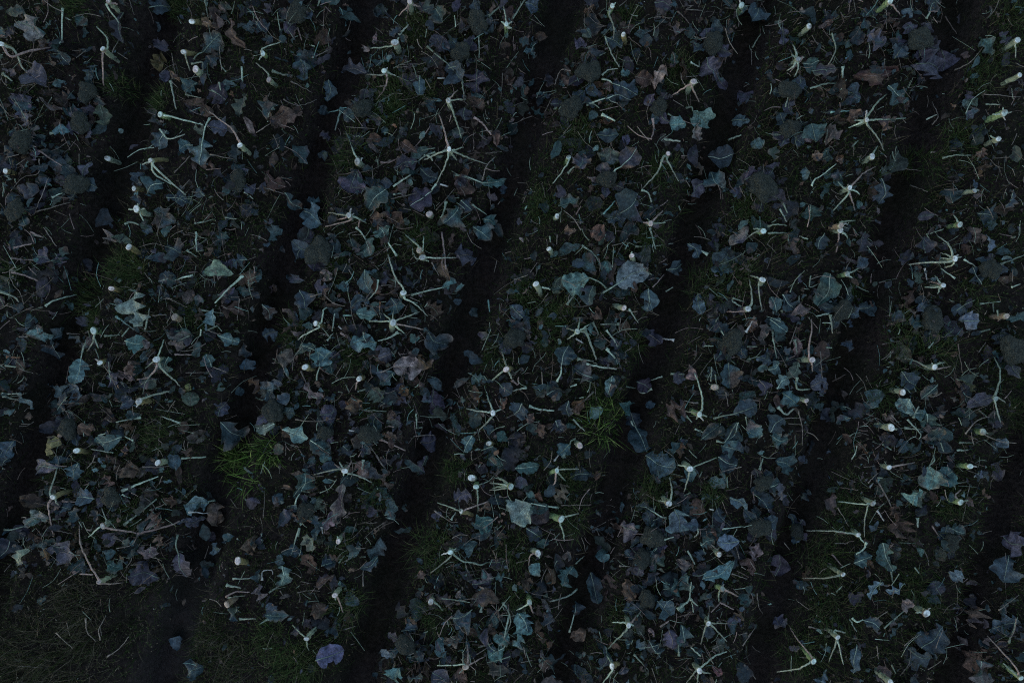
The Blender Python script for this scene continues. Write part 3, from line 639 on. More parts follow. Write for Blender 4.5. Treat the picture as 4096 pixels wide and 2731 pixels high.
def tint_leaf(n_uv, code, r):
    c = np.array(LEAF_COL[code]) * math.exp(r.uniform(-0.15, 0.3) if code in 'TWBGV' else r.uniform(-0.75, 0.36))
    c = c * (1 + (r.rand(3) - 0.5) * 0.16)
    T = np.tile(c, (len(n_uv), 1))
    if r.rand() < (0.0 if code in 'WBV' else 0.2 if code in 'TG' else 0.45):        # blotches of another age of leaf
        o2 = np.array(LEAF_COL[r.choice(list('pgtb' if code not in WITHERED else 'knNp') if r.rand() < 0.75 else list('kn'))]) * r.uniform(0.6, 1.1)
        e = sstep(0.5, 0.7, vnoise(n_uv[:, 0] * 2.6, n_uv[:, 1] * 2.2, r.randint(50)))[:, None] * r.uniform(0.5, 1)
        T = T * (1 - e) + o2 * e
    if code not in WITHERED and r.rand() < 0.22:            # yellowed or browned margin
        e = np.clip((np.abs(n_uv[:, 1] - 0.5) * 2 + 0.5 * n_uv[:, 0] - r.uniform(0.7, 1.0)) * 2.2, 0, 1)[:, None]
        T = T * (1 - 0.7 * e) + np.array((0.11, 0.085, 0.065)) * 0.7 * e
    return T

def tube(pts, radii, sides=7, flat=0.7, caps=True):
    pts = np.asarray(pts, float); n = len(pts)
    tan = np.gradient(pts, axis=0); tan /= np.linalg.norm(tan, axis=1)[:, None] + 1e-9
    up = np.tile((0.0, 0.0, 1.0), (n, 1))
    a = np.cross(up, tan); la = np.linalg.norm(a, axis=1)
    bad = la < 0.05
    a[bad] = np.cross((1.0, 0, 0), tan[bad]); a /= np.linalg.norm(a, axis=1)[:, None] + 1e-9
    b = np.cross(tan, a)
    th = np.linspace(0, 2 * np.pi, sides, endpoint=False)
    rr = np.asarray(radii)[:, None, None]
    V = pts[:, None, :] + rr * (np.cos(th)[None, :, None] * a[:, None, :] + flat * np.sin(th)[None, :, None] * b[:, None, :])
    V = V.reshape(-1, 3)
    F = []
    for i in range(n - 1):
        for j in range(sides):
            k = (j + 1) % sides
            F.append((i * sides + j, i * sides + k, (i + 1) * sides + k, (i + 1) * sides + j))
    if caps:
        c0, c1 = len(V), len(V) + 1
        V = np.vstack([V, pts[:1], pts[-1:]])
        for j in range(sides):
            k = (j + 1) % sides
            F.append((c0, k, j, j)); F.append((c1, (n - 1) * sides + j, (n - 1) * sides + k, (n - 1) * sides + k))
    return V, F
def fixq(F):
    """triangles written as degenerate quads become polygons of their own"""
    return F
def smooth_path(P, n):
    """Catmull-Rom through the points of P"""
    P = np.asarray(P, float)
    if len(P) == 2:
        m = 0.5 * (P[0] + P[1]); P = np.array([P[0], m, P[1]])
    Q = np.vstack([2 * P[0] - P[1], P, 2 * P[-1] - P[-2]])
    out = []
    segs = len(P) - 1
    for v in np.linspace(0, segs - 1e-6, n):
        i = int(v); f = v - i
        a, b, c, d = Q[i], Q[i + 1], Q[i + 2], Q[i + 3]
        out.append(0.5 * (2 * b + (c - a) * f + (2 * a - 5 * b + 4 * c - d) * f * f + (3 * b - a - 3 * c + d) * f ** 3))
    return np.array(out)
def poly_mesh(name, V, F, tint, mat, smooth=True):
    """mesh with mixed quads and triangles (degenerate quads are reduced)"""
    me = bpy.data.meshes.new(name)
    faces = [tuple(dict.fromkeys(f)) for f in F]
    me.from_pydata([tuple(v) for v in V], [], faces)
    a = me.color_attributes.new("tint", 'FLOAT_COLOR', 'POINT')
    tt = np.ones((len(V), 4), np.float32); tt[:, :3] = tint
    a.data.foreach_set("color", tt.ravel())
    me.polygons.foreach_set("use_smooth", np.full(len(me.polygons), smooth, bool))
    me.materials.append(mat)
    return me

MM = 0.00078                      # metres on the ground per survey unit
def sq(tile):
    r, c = tile
    return lambda x, y: (c * 1024 + x * 0.5805, r * 910.3 + y * 0.5807)

def stalk_mesh(pts3, r0, r1, code, r, flare=True, n=None, sides=7):
    n = n or max(6, 4 * len(pts3))
    P = smooth_path(pts3, n)
    P[1:-1] += (r.rand(n - 2, 3) - 0.5) * 0.004
    f = np.linspace(0, 1, n)
    rad = r0 * (1 - f) + r1 * f
    if flare: rad = rad * (1 + 0.85 * np.exp(-f * 9))
    rad = rad * (1 + (r.rand(n) - 0.5) * 0.18)
    V, F = tube(P, rad, sides)
    c = np.array(STALK_COL[code]) * r.uniform(0.8, 1.2)
    T = np.tile(c, (len(V), 1))
    k = np.repeat(f, sides); k = np.concatenate([k, [0, 1]])[:, None]
    tip = np.array(STALK_COL['a']) * 0.9 if r.rand() < 0.5 else c * 0.8
    T = T * (1 - 0.6 * k) + tip * 0.6 * k
    T[-2] *= 1.25
    return poly_mesh("leaf_stalk", V, F, T, M_STALK)

# ---------------------------------------------------------------- ground
def axis(lo, hi, step, far):
    a = list(np.arange(lo, hi + 1e-6, step)); s = step
    left, right = [lo], [hi]
    while right[-1] < far:
        s *= 1.5
        right.append(right[-1] + s); left.append(left[-1] - s)
    return np.array(left[:0:-1] + a + right[1:])
gx = axis(-3.6, 3.6, 0.02, 70); gy = axis(-2.7, 2.7, 0.02, 70)
GX, GY = np.meshgrid(gx, gy)
GZ = ground_z(GX, GY)
GZ = GZ + 0.03 * (vnoise(GX * 24, GY * 24, 12) - 0.5) ** 2 * 2 + 0.028 * (vnoise(GX * 6, GY * 6, 1) - 0.5) + 0.022 * (vnoise(GX * 17, GY * 17, 2) - 0.5) + 0.014 * (vnoise(GX * 37, GY * 37, 3) - 0.5)
u_ = bed_u(GX, GY)                                   # wheel ruts pressed into the furrow floors
GZ = GZ - 0.02 * np.exp(-((u_ - np.round(u_)) * 1.02 / 0.045) ** 2)
ny, nx = GX.shape
V = np.stack([GX, GY, GZ], -1).reshape(-1, 3)
i = np.arange(ny - 1)[:, None] * nx + np.arange(nx - 1)[None, :]
F = np.stack([i, i + 1, i + nx + 1, i + nx], -1).reshape(-1, 4)
gpx, gpy = GX / PX + 1176, 784 - GY / PX
lightened = np.exp(-((u_ - 2.0) * 1.02 / 0.12) ** 2) * sstep(1180, 1400, gpy) * sstep(0.2, 0.6, vnoise(GX * 5, GY * 5, 14))  # lower end of this furrow painted lighter, where less shade falls
lightened = np.maximum(lightened, 0.30 * np.exp(-((u_ - np.round(u_)) * 1.02 / 0.06) ** 2) * sstep(0.3, 0.7, vnoise(GX * 4, GY * 4, 15)))  # plus patches of paler dry soil along every furrow floor
ground = link("field_ground", mesh_from("field_ground", V, F, tint=np.repeat(lightened.reshape(-1, 1), 3, axis=1), mat=M_SOIL))
ground["kind"] = "structure"; ground["label"] = "dark bare soil of raised crop beds and furrows"

# ---------------------------------------------------------------- naming of individuals
NTH = ["first", "second", "third", "fourth", "fifth", "sixth", "seventh", "eighth", "ninth", "tenth", "eleventh", "twelfth",
       "thirteenth", "fourteenth", "fifteenth", "sixteenth", "seventeenth", "eighteenth", "nineteenth", "twentieth"]
def bed_name(p):
    k = int(np.clip(math.floor(float(bed_u(p[0], p[1]))), 0, 6))
    return "%s bed" % NTH[k]
PENDING = []
def label_later(o, desc, p, cat, group):
    o["category"] = cat; o["group"] = group
    PENDING.append((o, desc, bed_name(p), float(p[1])))
def write_labels():
    buckets = {}
    for o, desc, bed, y in PENDING: buckets.setdefault((desc, bed), []).append((y, o))
    for (desc, bed), L in buckets.items():
        L.sort(key=lambda q: -q[0])
        for k, (y, o) in enumerate(L):
            if len(L) == 1: o["label"] = "%s in the %s from the left" % (desc, bed)
            elif k == 0: o["label"] = "topmost %s in the %s from left" % (desc, bed)
            elif k == len(L) - 1: o["label"] = "lowest %s in the %s from left" % (desc, bed)
            else: o["label"] = "%s, %s from top in the %s" % (desc, NTH[min(k, 19)], bed)

# ---------------------------------------------------------------- stumps
COUNT = ["no", "one", "two", "three", "four", "five", "six", "seven", "eight"]
def make_stump(tile, line):
    r = np.random.RandomState(abs(hash_str(line)) % 2**31)
    S = sq(tile)
    parts = [q for q in line.split('|') if q.strip()]
    hd = parts[0].split()
    x, y = map(float, hd[0].split(',')); kind = hd[1]
    if kind == 'k': kind = 'g'
    h = r.uniform(0.085, 0.145)
    sx, sy = S(x, y)
    top = on_ground(sx, sy, h)
    if len(hd) > 2:
        bx, by = map(float, hd[2].split(','))
        base = on_ground(*S(bx, by), 0.0)
    else:
        base = np.array([top[0] + r.uniform(-.012, .012), top[1] + r.uniform(-.012, .012), 0])
    base[2] = float(ground_z(base[0], base[1])) - 0.02
    root = bpy.data.objects.new("cut_stump", None)
    root.empty_display_size = 0.05
    root.location = base; col.objects.link(root)
    loc = lambda P: np.asarray(P) - base
    # stalk: leaf-scarred, slightly crooked column
    n = 9; f = np.linspace(0, 1, n)[:, None]
    P = base * (1 - f) + top * f
    P[1:-1] += (r.rand(n - 2, 3) - 0.5) * 0.006
    R = r.uniform(0.0112, 0.0172)
    rad = R * (0.80 + 0.25 * f[:, 0] + 0.10 * (r.rand(n) - 0.5))
    sides = 14
    ax = (top - base) / np.linalg.norm(top - base)
    V, Fq = tube(loc(P), rad, sides, 1.0, caps=False)
    V = V + (r.rand(len(V), 3) - 0.5) * 0.0035
    sidekey = kind if kind in M_SIDE else 'w'
    me = poly_mesh("stalk", V, Fq, (0.2, 0.2, 0.15), M_SIDE[sidekey])
    link("stalk", me, root)
    # cut face: pale disc, a little domed and ragged, tilted with the knife
    tilt = (r.rand(2) - 0.5) * 0.5
    ring = []
    e1 = np.cross(ax, (0, 1, 0)); e1 /= np.linalg.norm(e1); e2 = np.cross(ax, e1)
    for q, (k, hgt) in enumerate(((1.06, -0.003), (1.03, 0.004), (0.86, 0.0065), (0.5, 0.007), (0.18, 0.0055))):
        for j in range(sides):
            a = 2 * math.pi * j / sides
            rr = rad[-1] * k * (1 + 0.12 * math.sin(2 * a + q * 0 + tilt[0] * 9) + (0.06 * (r.rand() - 0.5)))
            p = loc(top) + e1 * rr * math.cos(a) + e2 * rr * math.sin(a)
            p = p + ax * (hgt + rr * (tilt[0] * math.cos(a) + tilt[1] * math.sin(a)) * 0.8)
            ring.append(p)
    V = np.array(ring); Fq = []
    for q in range(4):
        for j in range(sides):
            k = (j + 1) % sides
            Fq.append((q * sides + j, q * sides + k, (q + 1) * sides + k, (q + 1) * sides + j))
    Fq.append(tuple(range(4 * sides, 5 * sides)))
    cutkey = {'y': 'w'}.get(kind, kind)
    if kind == 'y' and r.rand() < 0.25: cutkey = 'p'
    core = np.array(CUT_COL.get(cutkey, CUT_COL['w'])) * r.choice([1.15, 1.05, 0.9, 0.7, 0.5], p=[.35, .25, .2, .12, .08])
    rim = np.array((0.22, 0.24, 0.17)) if r.rand() < 0.7 else np.array((0.17, 0.13, 0.10))
    T = np.vstack([np.tile(rim * 0.8, (sides, 1)), np.tile(rim, (sides, 1)), np.tile(core, (3 * sides, 1))])
    a0 = r.uniform(0, 6.28)                                # one side dried and browned
    ang = np.tile(np.arange(sides) * 2 * math.pi / sides, 5)
    e = (np.clip(np.cos(ang - a0) - r.uniform(0.1, 0.9), 0, 1))[:, None] * 0.8
    T = T * (1 - e) + np.array((0.16, 0.125, 0.095)) * e
    link("cut_face", poly_mesh("cut_face", V, Fq, T, M_CUT), root)
    # leaf stalks still growing from the stump
    na = 0
    for q in parts[1:]:
        pts = [tuple(map(float, w.split(','))) for w in q.split()]
        if not pts: continue
        na += 1
        z0 = h - 0.012
        d0 = np.array(pts[0]) - (x, y)
        st = loc(top) - ax * 0.012
        chain = [st]
        tot = math.hypot(pts[-1][0] - x, pts[-1][1] - y)
        for w in pts:
            g = math.hypot(w[0] - x, w[1] - y) / max(tot, 1)
            zz = z0 * (1 - 0.75 * g ** 1.3) + 0.02
            if len(pts) == 1: zz = z0 + r.uniform(-0.01, 0.015)
            chain.append(loc(on_ground(*S(*w), zz)))
        code = r.choice(['L', 'l', 'l', 'L', 'k'] if tot > 70 else ['L', 'L', 'l', 'w'])
        if kind in 'pa' and r.rand() < 0.4: code = 'k'
        me = stalk_mesh(chain, r.uniform(0.0046, 0.0066), r.uniform(0.0022, 0.0036), code, r, flare=True, n=4 * len(chain))
        link("leaf_stalk", me, root)
    look = {'w': "pale cut stump", 'p': "pinkish cut stump", 'g': "green cut stump", 'y': "yellowed leaning cut stump", 'a': "dried tan cut stump"}[kind if kind in 'wpgya' else 'w']
    if kind != 'y' and len(hd) > 2: look = look.replace("cut stump", "leaning cut stump")
    tail = " without leaf stalks" if na == 0 else " with %s leaf stalk%s" % (COUNT[na], "" if na == 1 else "s")
    label_later(root, look + tail, top, "cut stump", "cut broccoli stumps standing in the beds")
def hash_str(s):
    v = 5381
    for ch in s: v = (v * 33 + ord(ch)) & 0xffffffff
    return v

# ---------------------------------------------------------------- uncut heads
def crown_mesh(seed):
    """domed broccoli crown: bulging florets covered in bud knobs"""
    r = np.random.RandomState(seed)
    nu, nv = 26, 44
    th = np.linspace(0, math.radians(115), nu + 1)[:, None]; ph = np.linspace(0, 2 * np.pi, nv, endpoint=False)[None, :]
    D = np.stack([np.sin(th) * np.cos(ph), np.sin(th) * np.sin(ph), np.cos(th) + 0 * ph], -1)
    c = r.randn(26, 3); c[:, 2] = np.abs(c[:, 2]) * 0.9; c /= np.linalg.norm(c, axis=1)[:, None]
    k = r.randn(420, 3); k[:, 2] = np.abs(k[:, 2]) - 0.2; k /= np.linalg.norm(k, axis=1)[:, None]
    dm = np.max(D @ c.T, axis=-1); dk = np.max(D @ k.T, axis=-1)
    rad = 1 - 2.2 * np.clip(1 - dm, 0, 0.11) - 1.5 * np.clip(1 - dk, 0, 0.03) + 0.05 * (r.rand(nu + 1, nv) - 0.5) * np.minimum(1, 6 * np.sin(th))
    out = 1 + r.uniform(.06, .16) * np.sin(2 * ph + r.rand() * 6) + r.uniform(.03, .1) * np.sin(3 * ph + r.rand() * 6) + 0.05 * np.sin(5 * ph + r.rand() * 6)
    V = D * rad[..., None]
    V[..., 0] *= out; V[..., 1] *= out; V[..., 2] *= 0.62
    V = V.reshape(-1, 3)
    F = []
    for a in range(nu):
        for b in range(nv):
            b2 = (b + 1) % nv
            F.append((a * nv + b, (a + 1) * nv + b, (a + 1) * nv + b2, a * nv + b2))
    return mesh_from("crown", V, F, mat=M_HEAD)
CROWNS = [crown_mesh(s) for s in (3, 5, 8, 13, 21, 34, 55, 89, 144, 233)]
def make_head(tile, tok, k):
    x, y, rr = map(float, tok.split(','))
    r = np.random.RandomState(hash_str(tok) % 2**31)
    S = sq(tile); sx, sy = S(x, y)
    R = rr * MM * 0.97
    ctr = on_ground(sx, sy, 0.055)
    base = np.array([ctr[0], ctr[1], float(ground_z(ctr[0], ctr[1]))])
    root = bpy.data.objects.new("broccoli_plant", None); root.location = base; root.empty_display_size = 0.05
    col.objects.link(root)
    cr = link("broccoli_head", CROWNS[k % 10], root, tuple(ctr - base))
    cr.scale = (R, R * r.uniform(0.92, 1.05), R * r.uniform(0.9, 1.1)); cr.rotation_euler = (r.uniform(-.2, .2), r.uniform(-.2, .2), r.uniform(0, 6.28))
    V, F = tube([(0, 0, -0.03), (0.004, 0, 0.02), (0, 0, 0.06)], [0.019, 0.018, 0.022], 10, 1.0)
    link("stalk", poly_mesh("stalk", V, F, (0.2, 0.2, 0.1), M_SIDE['g']), root)
    nl = r.randint(3, 6); a0 = r.uniform(0, 6.28)
    for j in range(nl):
        a = a0 + j * 2 * math.pi / nl + r.uniform(-.5, .5)
        dv = np.array([math.cos(a), math.sin(a), 0])
        p0 = dv * R * 0.45 + (0, 0, 0.03); p1 = dv * (R * r.uniform(1.3, 2.1)) + (0, 0, r.uniform(0.02, 0.06))
        V, F, uv, mid = leaf_grid(p0, p1, R * r.uniform(0.9, 1.5), r, 10, 6, True)
        V = lift(V + base) - base
        code = r.choice(list('bbpbp'))
        lf = link("leaf", mesh_from("leaf", V, F, uv, tint_leaf(uv, code, r) * 0.85, M_LEAF), root)
        mid[:, 2] += 0.0015
        Vt, Ft = tube(mid, np.linspace(0.0035, 0.0008, len(mid)), 5, 0.7)
        link("midrib", poly_mesh("midrib", Vt, Ft, np.array(STALK_COL['l']) * 0.6, M_STALK), lf)
    size = "large" if rr >= 88 else "small" if rr <= 65 else "medium"
    label_later(root, "%s uncut dark green broccoli head" % size, ctr, "broccoli", "uncut broccoli heads among the leaves")

# ---------------------------------------------------------------- loose leaves
COL_WORD = {'W': "pale grey-teal", 'b': "slate-blue", 'B': "pale blue", 't': "teal", 'T': "bright teal", 'g': "grey-green", 'G': "pale green", 'p': "purple-grey", 'V': "violet-blue",
            'n': "brown", 'N': "mauve-brown", 'k': "pale beige", 'o': "orange-brown", 'O': "tawny", 'r': "dark red", 'y': "yellowed"}
def parse_leaf(tile, tok):
    p = tok.split(','); code = p[-1]; v = list(map(float, p[:-1]))
    S = sq(tile); r = np.random.RandomState(hash_str(tok + str(tile)) % 2**31)
    if len(v) == 3:
        x, y, w = v; a = r.uniform(0, 6.28); L = w * r.uniform(0.55, 0.75)
        v = [x - L * math.cos(a), y - L * math.sin(a), x + L * math.cos(a), y + L * math.sin(a), w]
    pet = None
    if len(v) == 7:
        pet = (v[0], v[1]); v = v[2:]
    bx, by, tx, ty, w = v
    return dict(tile=tile, S=S, pet=pet, b=(bx, by), t=(tx, ty), w=w, code=code, r=r, area=w * math.hypot(tx - bx, ty - by))
def leaf_pieces(q, nu=18, nv=8):
    r = q['r']; S = q['S']; code = q['code']
    dz = r.uniform(0.045, 0.07) if code in 'TWBGV' else r.uniform(0.018, 0.06)
    b = on_ground(*S(*q['b']), dz + r.uniform(-.008, .02)); t = on_ground(*S(*q['t']), dz + r.uniform(-.012, .02))
    crumple = r.uniform(0.7, 1.3) if code in WITHERED else r.uniform(0, 0.25)
    # margins and folds hide some of the width, so the flat blade is a little wider than it appears
    lobed = code not in WITHERED and ((code in 'btTBGW' and r.rand() < 0.65) or r.rand() < 0.15)
    V, F, uv, mid = leaf_grid(b, t, q['w'] * MM * 1.38, r, nu, nv, lobed, crumple)
    V = lift(V)
    return V, F, uv, mid, b, t
def make_leaf(q):
    r = q['r']; code = q['code']; S = q['S']
    V, F, uv, mid, b, t = leaf_pieces(q)
    org = b.copy()
    dead = code in WITHERED
    o = link("withered_leaf" if dead else "broccoli_leaf", mesh_from("blade", V - org, F, uv, tint_leaf(uv, code, r), M_DEAD if dead else M_LEAF), None, org)
    mid[:, 2] = np.maximum(mid[:, 2], ground_z(mid[:, 0], mid[:, 1]) + 0.004) + 0.0022
    n = len(mid)
    path = mid; rad = np.linspace(0.0028, 0.0008, n) * (0.8 if dead else 1.0)
    code_s = r.choice(list('lLlL')) if code in 'tTBGbVW' else r.choice(list('lla')) if code in 'gp' else r.choice(list('aak'))
    if q['pet'] is not None:
        p = on_ground(*S(*q['pet']), r.uniform(0.02, 0.06))
        mp = 0.5 * (p + mid[0]) + np.array([r.uniform(-.01, .01), r.uniform(-.01, .01), 0.015])
        pp = smooth_path([p, mp, mid[0]], 8)[:-1]
        path = np.vstack([pp, mid]); m = len(pp)
        rp = np.linspace(0.0046, 0.0032, m) * (1 + 0.7 * np.exp(-np.arange(m) * 1.2))
        rad = np.concatenate([rp, np.linspace(0.0030, 0.0008, n)])
        code_s = 'a' if dead else r.choice(list('LLl'))
    Vt, Ft = tube(path - org, rad, 6, 0.75)
    cs = np.array(STALK_COL[code_s]) * r.uniform(0.75, 1.3) * (1.0 if code in 'TBGt' or q['pet'] is not None else 0.75)
    link("leaf_stalk" if q['pet'] is not None else "midrib", poly_mesh("midrib", Vt, Ft, cs, M_STALK), o)
    size = "large" if q['area'] > 17000 else "small" if q['area'] < 7000 else "mid-sized"
    desc = "%s %s %s" % (size, COL_WORD[code], "withered leaf" if dead else "leaf")
    if q['pet'] is not None: desc += " with stalk"
    label_later(o, desc, 0.5 * (b + t), "withered leaf" if dead else "leaf", "withered leaves on the beds" if dead else "loose broccoli leaves on the beds")

class Heap:
    """many small pieces gathered into one mesh"""
    def __init__(self): self.V, self.F, self.U, self.T, self.n = [], [], [], [], 0
    def add(self, V, F, U, T):
        self.V.append(V); self.F.append(np.asarray(F) + self.n); self.U.append(U); self.T.append(T); self.n += len(V)
    def build(self, name, mat):
        return mesh_from(name, np.vstack(self.V), np.vstack(self.F), np.vstack(self.U), np.vstack(self.T), mat)

# ---------------------------------------------------------------- loose stalk pieces
STALK_WORD = {'l': "dull green", 'L': "light green", 'a': "tan", 'n': "brown", 'w': "whitish", 'k': "pinkish tan", 'c': "teal green", 'o': "orange-brown"}
def parse_stalk(tile, tok):
    code, rest = tok.strip().split(' ', 1)
    pts = [tuple(map(float, w.split(','))) for w in rest.split()]
    L = sum(math.dist(a, b) for a, b in zip(pts, pts[1:]))
    return dict(tile=tile, S=sq(tile), code=code, pts=pts, L=L, bright={'L': 1.6, 'w': 1.6, 'l': 1.2}.get(code, 1.0), r=np.random.RandomState(hash_str(tok + str(tile)) % 2**31))
def stalk_points(q):
    r = q['r']; z = r.uniform(0.02, 0.075)
    return [on_ground(*q['S'](*w), max(0.012, z + r.uniform(-0.02, 0.02))) for w in q['pts']]
def stalk_radius(q):
    r = q['r']
    return r.uniform(0.0034, 0.0060) * (0.52 if q['code'] in 'an' else 1.0)
def make_stalk(q):
    P = stalk_points(q); r0 = stalk_radius(q)
    org = P[0].copy()
    me = stalk_mesh([p - org for p in P], r0, r0 * q['r'].uniform(0.5, 0.75), q['code'], q['r'], q['r'].rand() < 0.7)
    o = link("leaf_stalk_piece", me, None, org)
    size = "long" if q['L'] > 150 else "short" if q['L'] < 75 else "mid-length"
    bent = "straight"
    if len(q['pts']) > 2:
        a, b = np.array(q['pts'][0]), np.array(q['pts'][-1])
        bent = "curved" if np.linalg.norm(b - a) > 0.85 * q['L'] else "bent"
    label_later(o, "%s %s %s leaf stalk" % (size, bent, STALK_WORD[q['code']]), 0.5 * (P[0] + P[-1]), "leaf stalk", "cut leaf stalks lying loose on the beds")

# ---------------------------------------------------------------- grass
def blades(r, ctr, spread, n, hmin, hmax, wid, cols, lean=0.8):
    """n arching blades rooted within a disc; returns vertices, quads, uv, tint"""
    a = r.uniform(0, 6.283, n); d = np.sqrt(r.rand(n)) * spread
    X = ctr[0] + d * np.cos(a); Y = ctr[1] + d * np.sin(a)
    return blade_strip(r, X, Y, r.uniform(hmin, hmax, n), wid, cols, r.uniform(0, 6.283, n) * 0.6 + a * 0.4, lean)
def blade_strip(r, X, Y, L, wid, cols, dirn, lean):
    n = len(X); Z = ground_z(X, Y) - 0.004
    dx, dy = np.cos(dirn), np.sin(dirn)
    ln = r.uniform(0.35, 1.0, n) * lean
    S = np.array([0, 0.35, 0.7, 1.0])[None, :]
    out = L[:, None] * (ln[:, None] * (0.35 * S + 0.65 * S ** 2))
    up = L[:, None] * (S * (1 - 0.55 * ln[:, None] * S))
    w = wid * r.uniform(0.6, 1.4, n)[:, None] * np.array([1, 0.9, 0.6, 0.06])[None, :]
    cx = X[:, None] + out * dx[:, None]; cy = Y[:, None] + out * dy[:, None]; cz = Z[:, None] + np.maximum(up, 0.006)
    A = np.stack([cx - w * dy[:, None], cy + w * dx[:, None], cz], -1); B = np.stack([cx + w * dy[:, None], cy - w * dx[:, None], cz], -1)
    V = np.stack([A, B], 2).reshape(-1, 3)
    b = np.arange(n)[:, None, None] * 8 + np.arange(3)[None, :, None] * 2
    F = (b + np.array([0, 1, 3, 2])[None, None, :]).reshape(-1, 4)
    C = np.array(cols)[r.randint(0, len(cols), n)] * r.uniform(0.6, 1.4, n)[:, None]
    T = np.repeat(C, 8, axis=0)
    U = np.zeros((len(V), 2))
    return V, F, U, T
GRASS_DARK = [(0.018, 0.036, 0.008), (0.026, 0.042, 0.011), (0.045, 0.048, 0.020), (0.012, 0.024, 0.006), (0.085, 0.070, 0.045)]
GRASS_MID = [(0.032, 0.054, 0.016), (0.042, 0.062, 0.020), (0.075, 0.080, 0.034), (0.022, 0.040, 0.012)]
GRASS_DRY = [(0.034, 0.034, 0.018), (0.055, 0.047, 0.032), (0.022, 0.032, 0.011), (0.030, 0.036, 0.013), (0.095, 0.08, 0.058)]
GRASS_FRESH = [(0.044, 0.080, 0.016), (0.070, 0.120, 0.024), (0.028, 0.048, 0.012), (0.16, 0.20, 0.06)]
def make_tuft(tile, tok):
    x, y, rr, k = tok.split(','); x, y, rr = float(x), float(y), float(rr)
    r = np.random.RandomState(hash_str(tok) % 2**31)
    c = on_ground(*sq(tile)(x, y), 0.0)
    R = rr * MM
    fresh = k == 'g'
    V, F, U, T = blades(r, c, R * (0.9 if fresh else 1.0), int(100 if fresh else 210), R * 0.5, R * 1.5, 0.0022 if fresh else 0.0012, GRASS_FRESH if fresh else GRASS_DRY if tile == (2, 0) and y > 900 else GRASS_MID, 0.95)
    o = link("grass_tuft", mesh_from("grass_tuft", V - c, F, U, T, M_GRASS), None, c)
    size = "wide" if rr >= 120 else "small" if rr < 95 else "medium"
    label_later(o, "%s %s tuft of grass" % (size, "fresh bright green" if fresh else "dried brownish" if tile == (2, 0) and y > 900 else "dark olive"), c, "grass tuft", "grass tufts between the stumps")
# ---------------------------------------------------------------- build the things of the survey
for tile, d in SURVEY.items():
    for line in d['S'].strip().splitlines():
        make_stump(tile, line)
k = 0
for tile, d in SURVEY.items():
    for tok in d['H'].split():
        make_head(tile, tok, k); k += 1
green, dead = [], []
for tile, d in SURVEY.items():
    for tok in d['L'].split():
        q = parse_leaf(tile, tok)
        (dead if q['code'] in WITHERED else green).append(q)
green.sort(key=lambda q: -q['area'])
for q in dead: make_leaf(q)
for q in green[:300]: make_leaf(q)
stalks = [parse_stalk(tile, t) for tile, d in SURVEY.items() for l in d['P'].strip().splitlines() for t in l.split(';') if t.strip()]
stalks.sort(key=lambda q: -q['L'] * q['bright'])
for q in stalks[:300]: make_stalk(q)
for tile, d in SURVEY.items():
    for tok in d['G'].split():
        make_tuft(tile, tok)

# ---------------------------------------------------------------- what nobody could count
r = np.random.RandomState(99)
XR, YR = 3.3, 2.4
def cover(X, Y):
    """how densely crop remains lie: thick on the beds, none on the furrow floors and the weedy corner"""
    d = furrow_dist(X, Y)
    c = sstep(0.02, 0.15, d + 0.24 * (vnoise(X * 3, Y * 3, 4) - 0.5))
    c = c * (0.35 + 0.65 * sstep(0.3, 0.6, vnoise(X * 1.7, Y * 1.7, 5)))
    px, py = X / PX + 1176, 784 - Y / PX
    corner = sstep(1290, 1350, py + 130 * (vnoise(X * 4, Y * 4, 18) - 0.5)) * (1 - sstep(380, 460, px + 0 * py))
    corner2 = sstep(1380, 1440, py) * (1 - sstep(760, 860, px))
    return c * (1 - 0.93 * corner) * (1 - 0.75 * corner2)
heap = Heap()
for q in green[300:]:
    V, F, uv, mid, b, t = leaf_pieces(q, 9, 6)
    heap.add(V, F, uv, tint_leaf(uv, q['code'], q['r']))
codes = list('bbbbbbtttttppppggnnnnnNToTk')
n = 0
while n < 8200:
    x, y = r.uniform(-XR, XR), r.uniform(-YR, YR)
    if r.rand() > float(cover(x, y)): continue
    n += 1
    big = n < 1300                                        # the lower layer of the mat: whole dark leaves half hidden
    L = r.uniform(0.06, 0.14) if big else (r.uniform(0.010, 0.038) if r.rand() < 0.85 else r.uniform(0.038, 0.07))
    a = r.uniform(0, 6.283)
    z = float(ground_z(x, y)) + (r.uniform(0.004, 0.03) if big else r.uniform(0.006, 0.085))
    p0 = np.array([x, y, z]); p1 = p0 + np.array([L * math.cos(a), L * math.sin(a), r.uniform(-.02, .03)])
    code = codes[r.randint(len(codes))]
    V, F, uv, mid = leaf_grid(p0, p1, L * r.uniform(0.35, 0.9), r, 9 if big else 6, 4, big, 1.2 if code in WITHERED else 0.5)
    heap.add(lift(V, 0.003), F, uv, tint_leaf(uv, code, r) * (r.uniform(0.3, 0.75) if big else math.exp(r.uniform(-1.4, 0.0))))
lit = link("leaf_litter", heap.build("leaf_litter", M_LEAF))
lit["kind"] = "stuff"; lit["label"] = "torn leaf scraps scattered over the beds"; lit["category"] = "leaf litter"

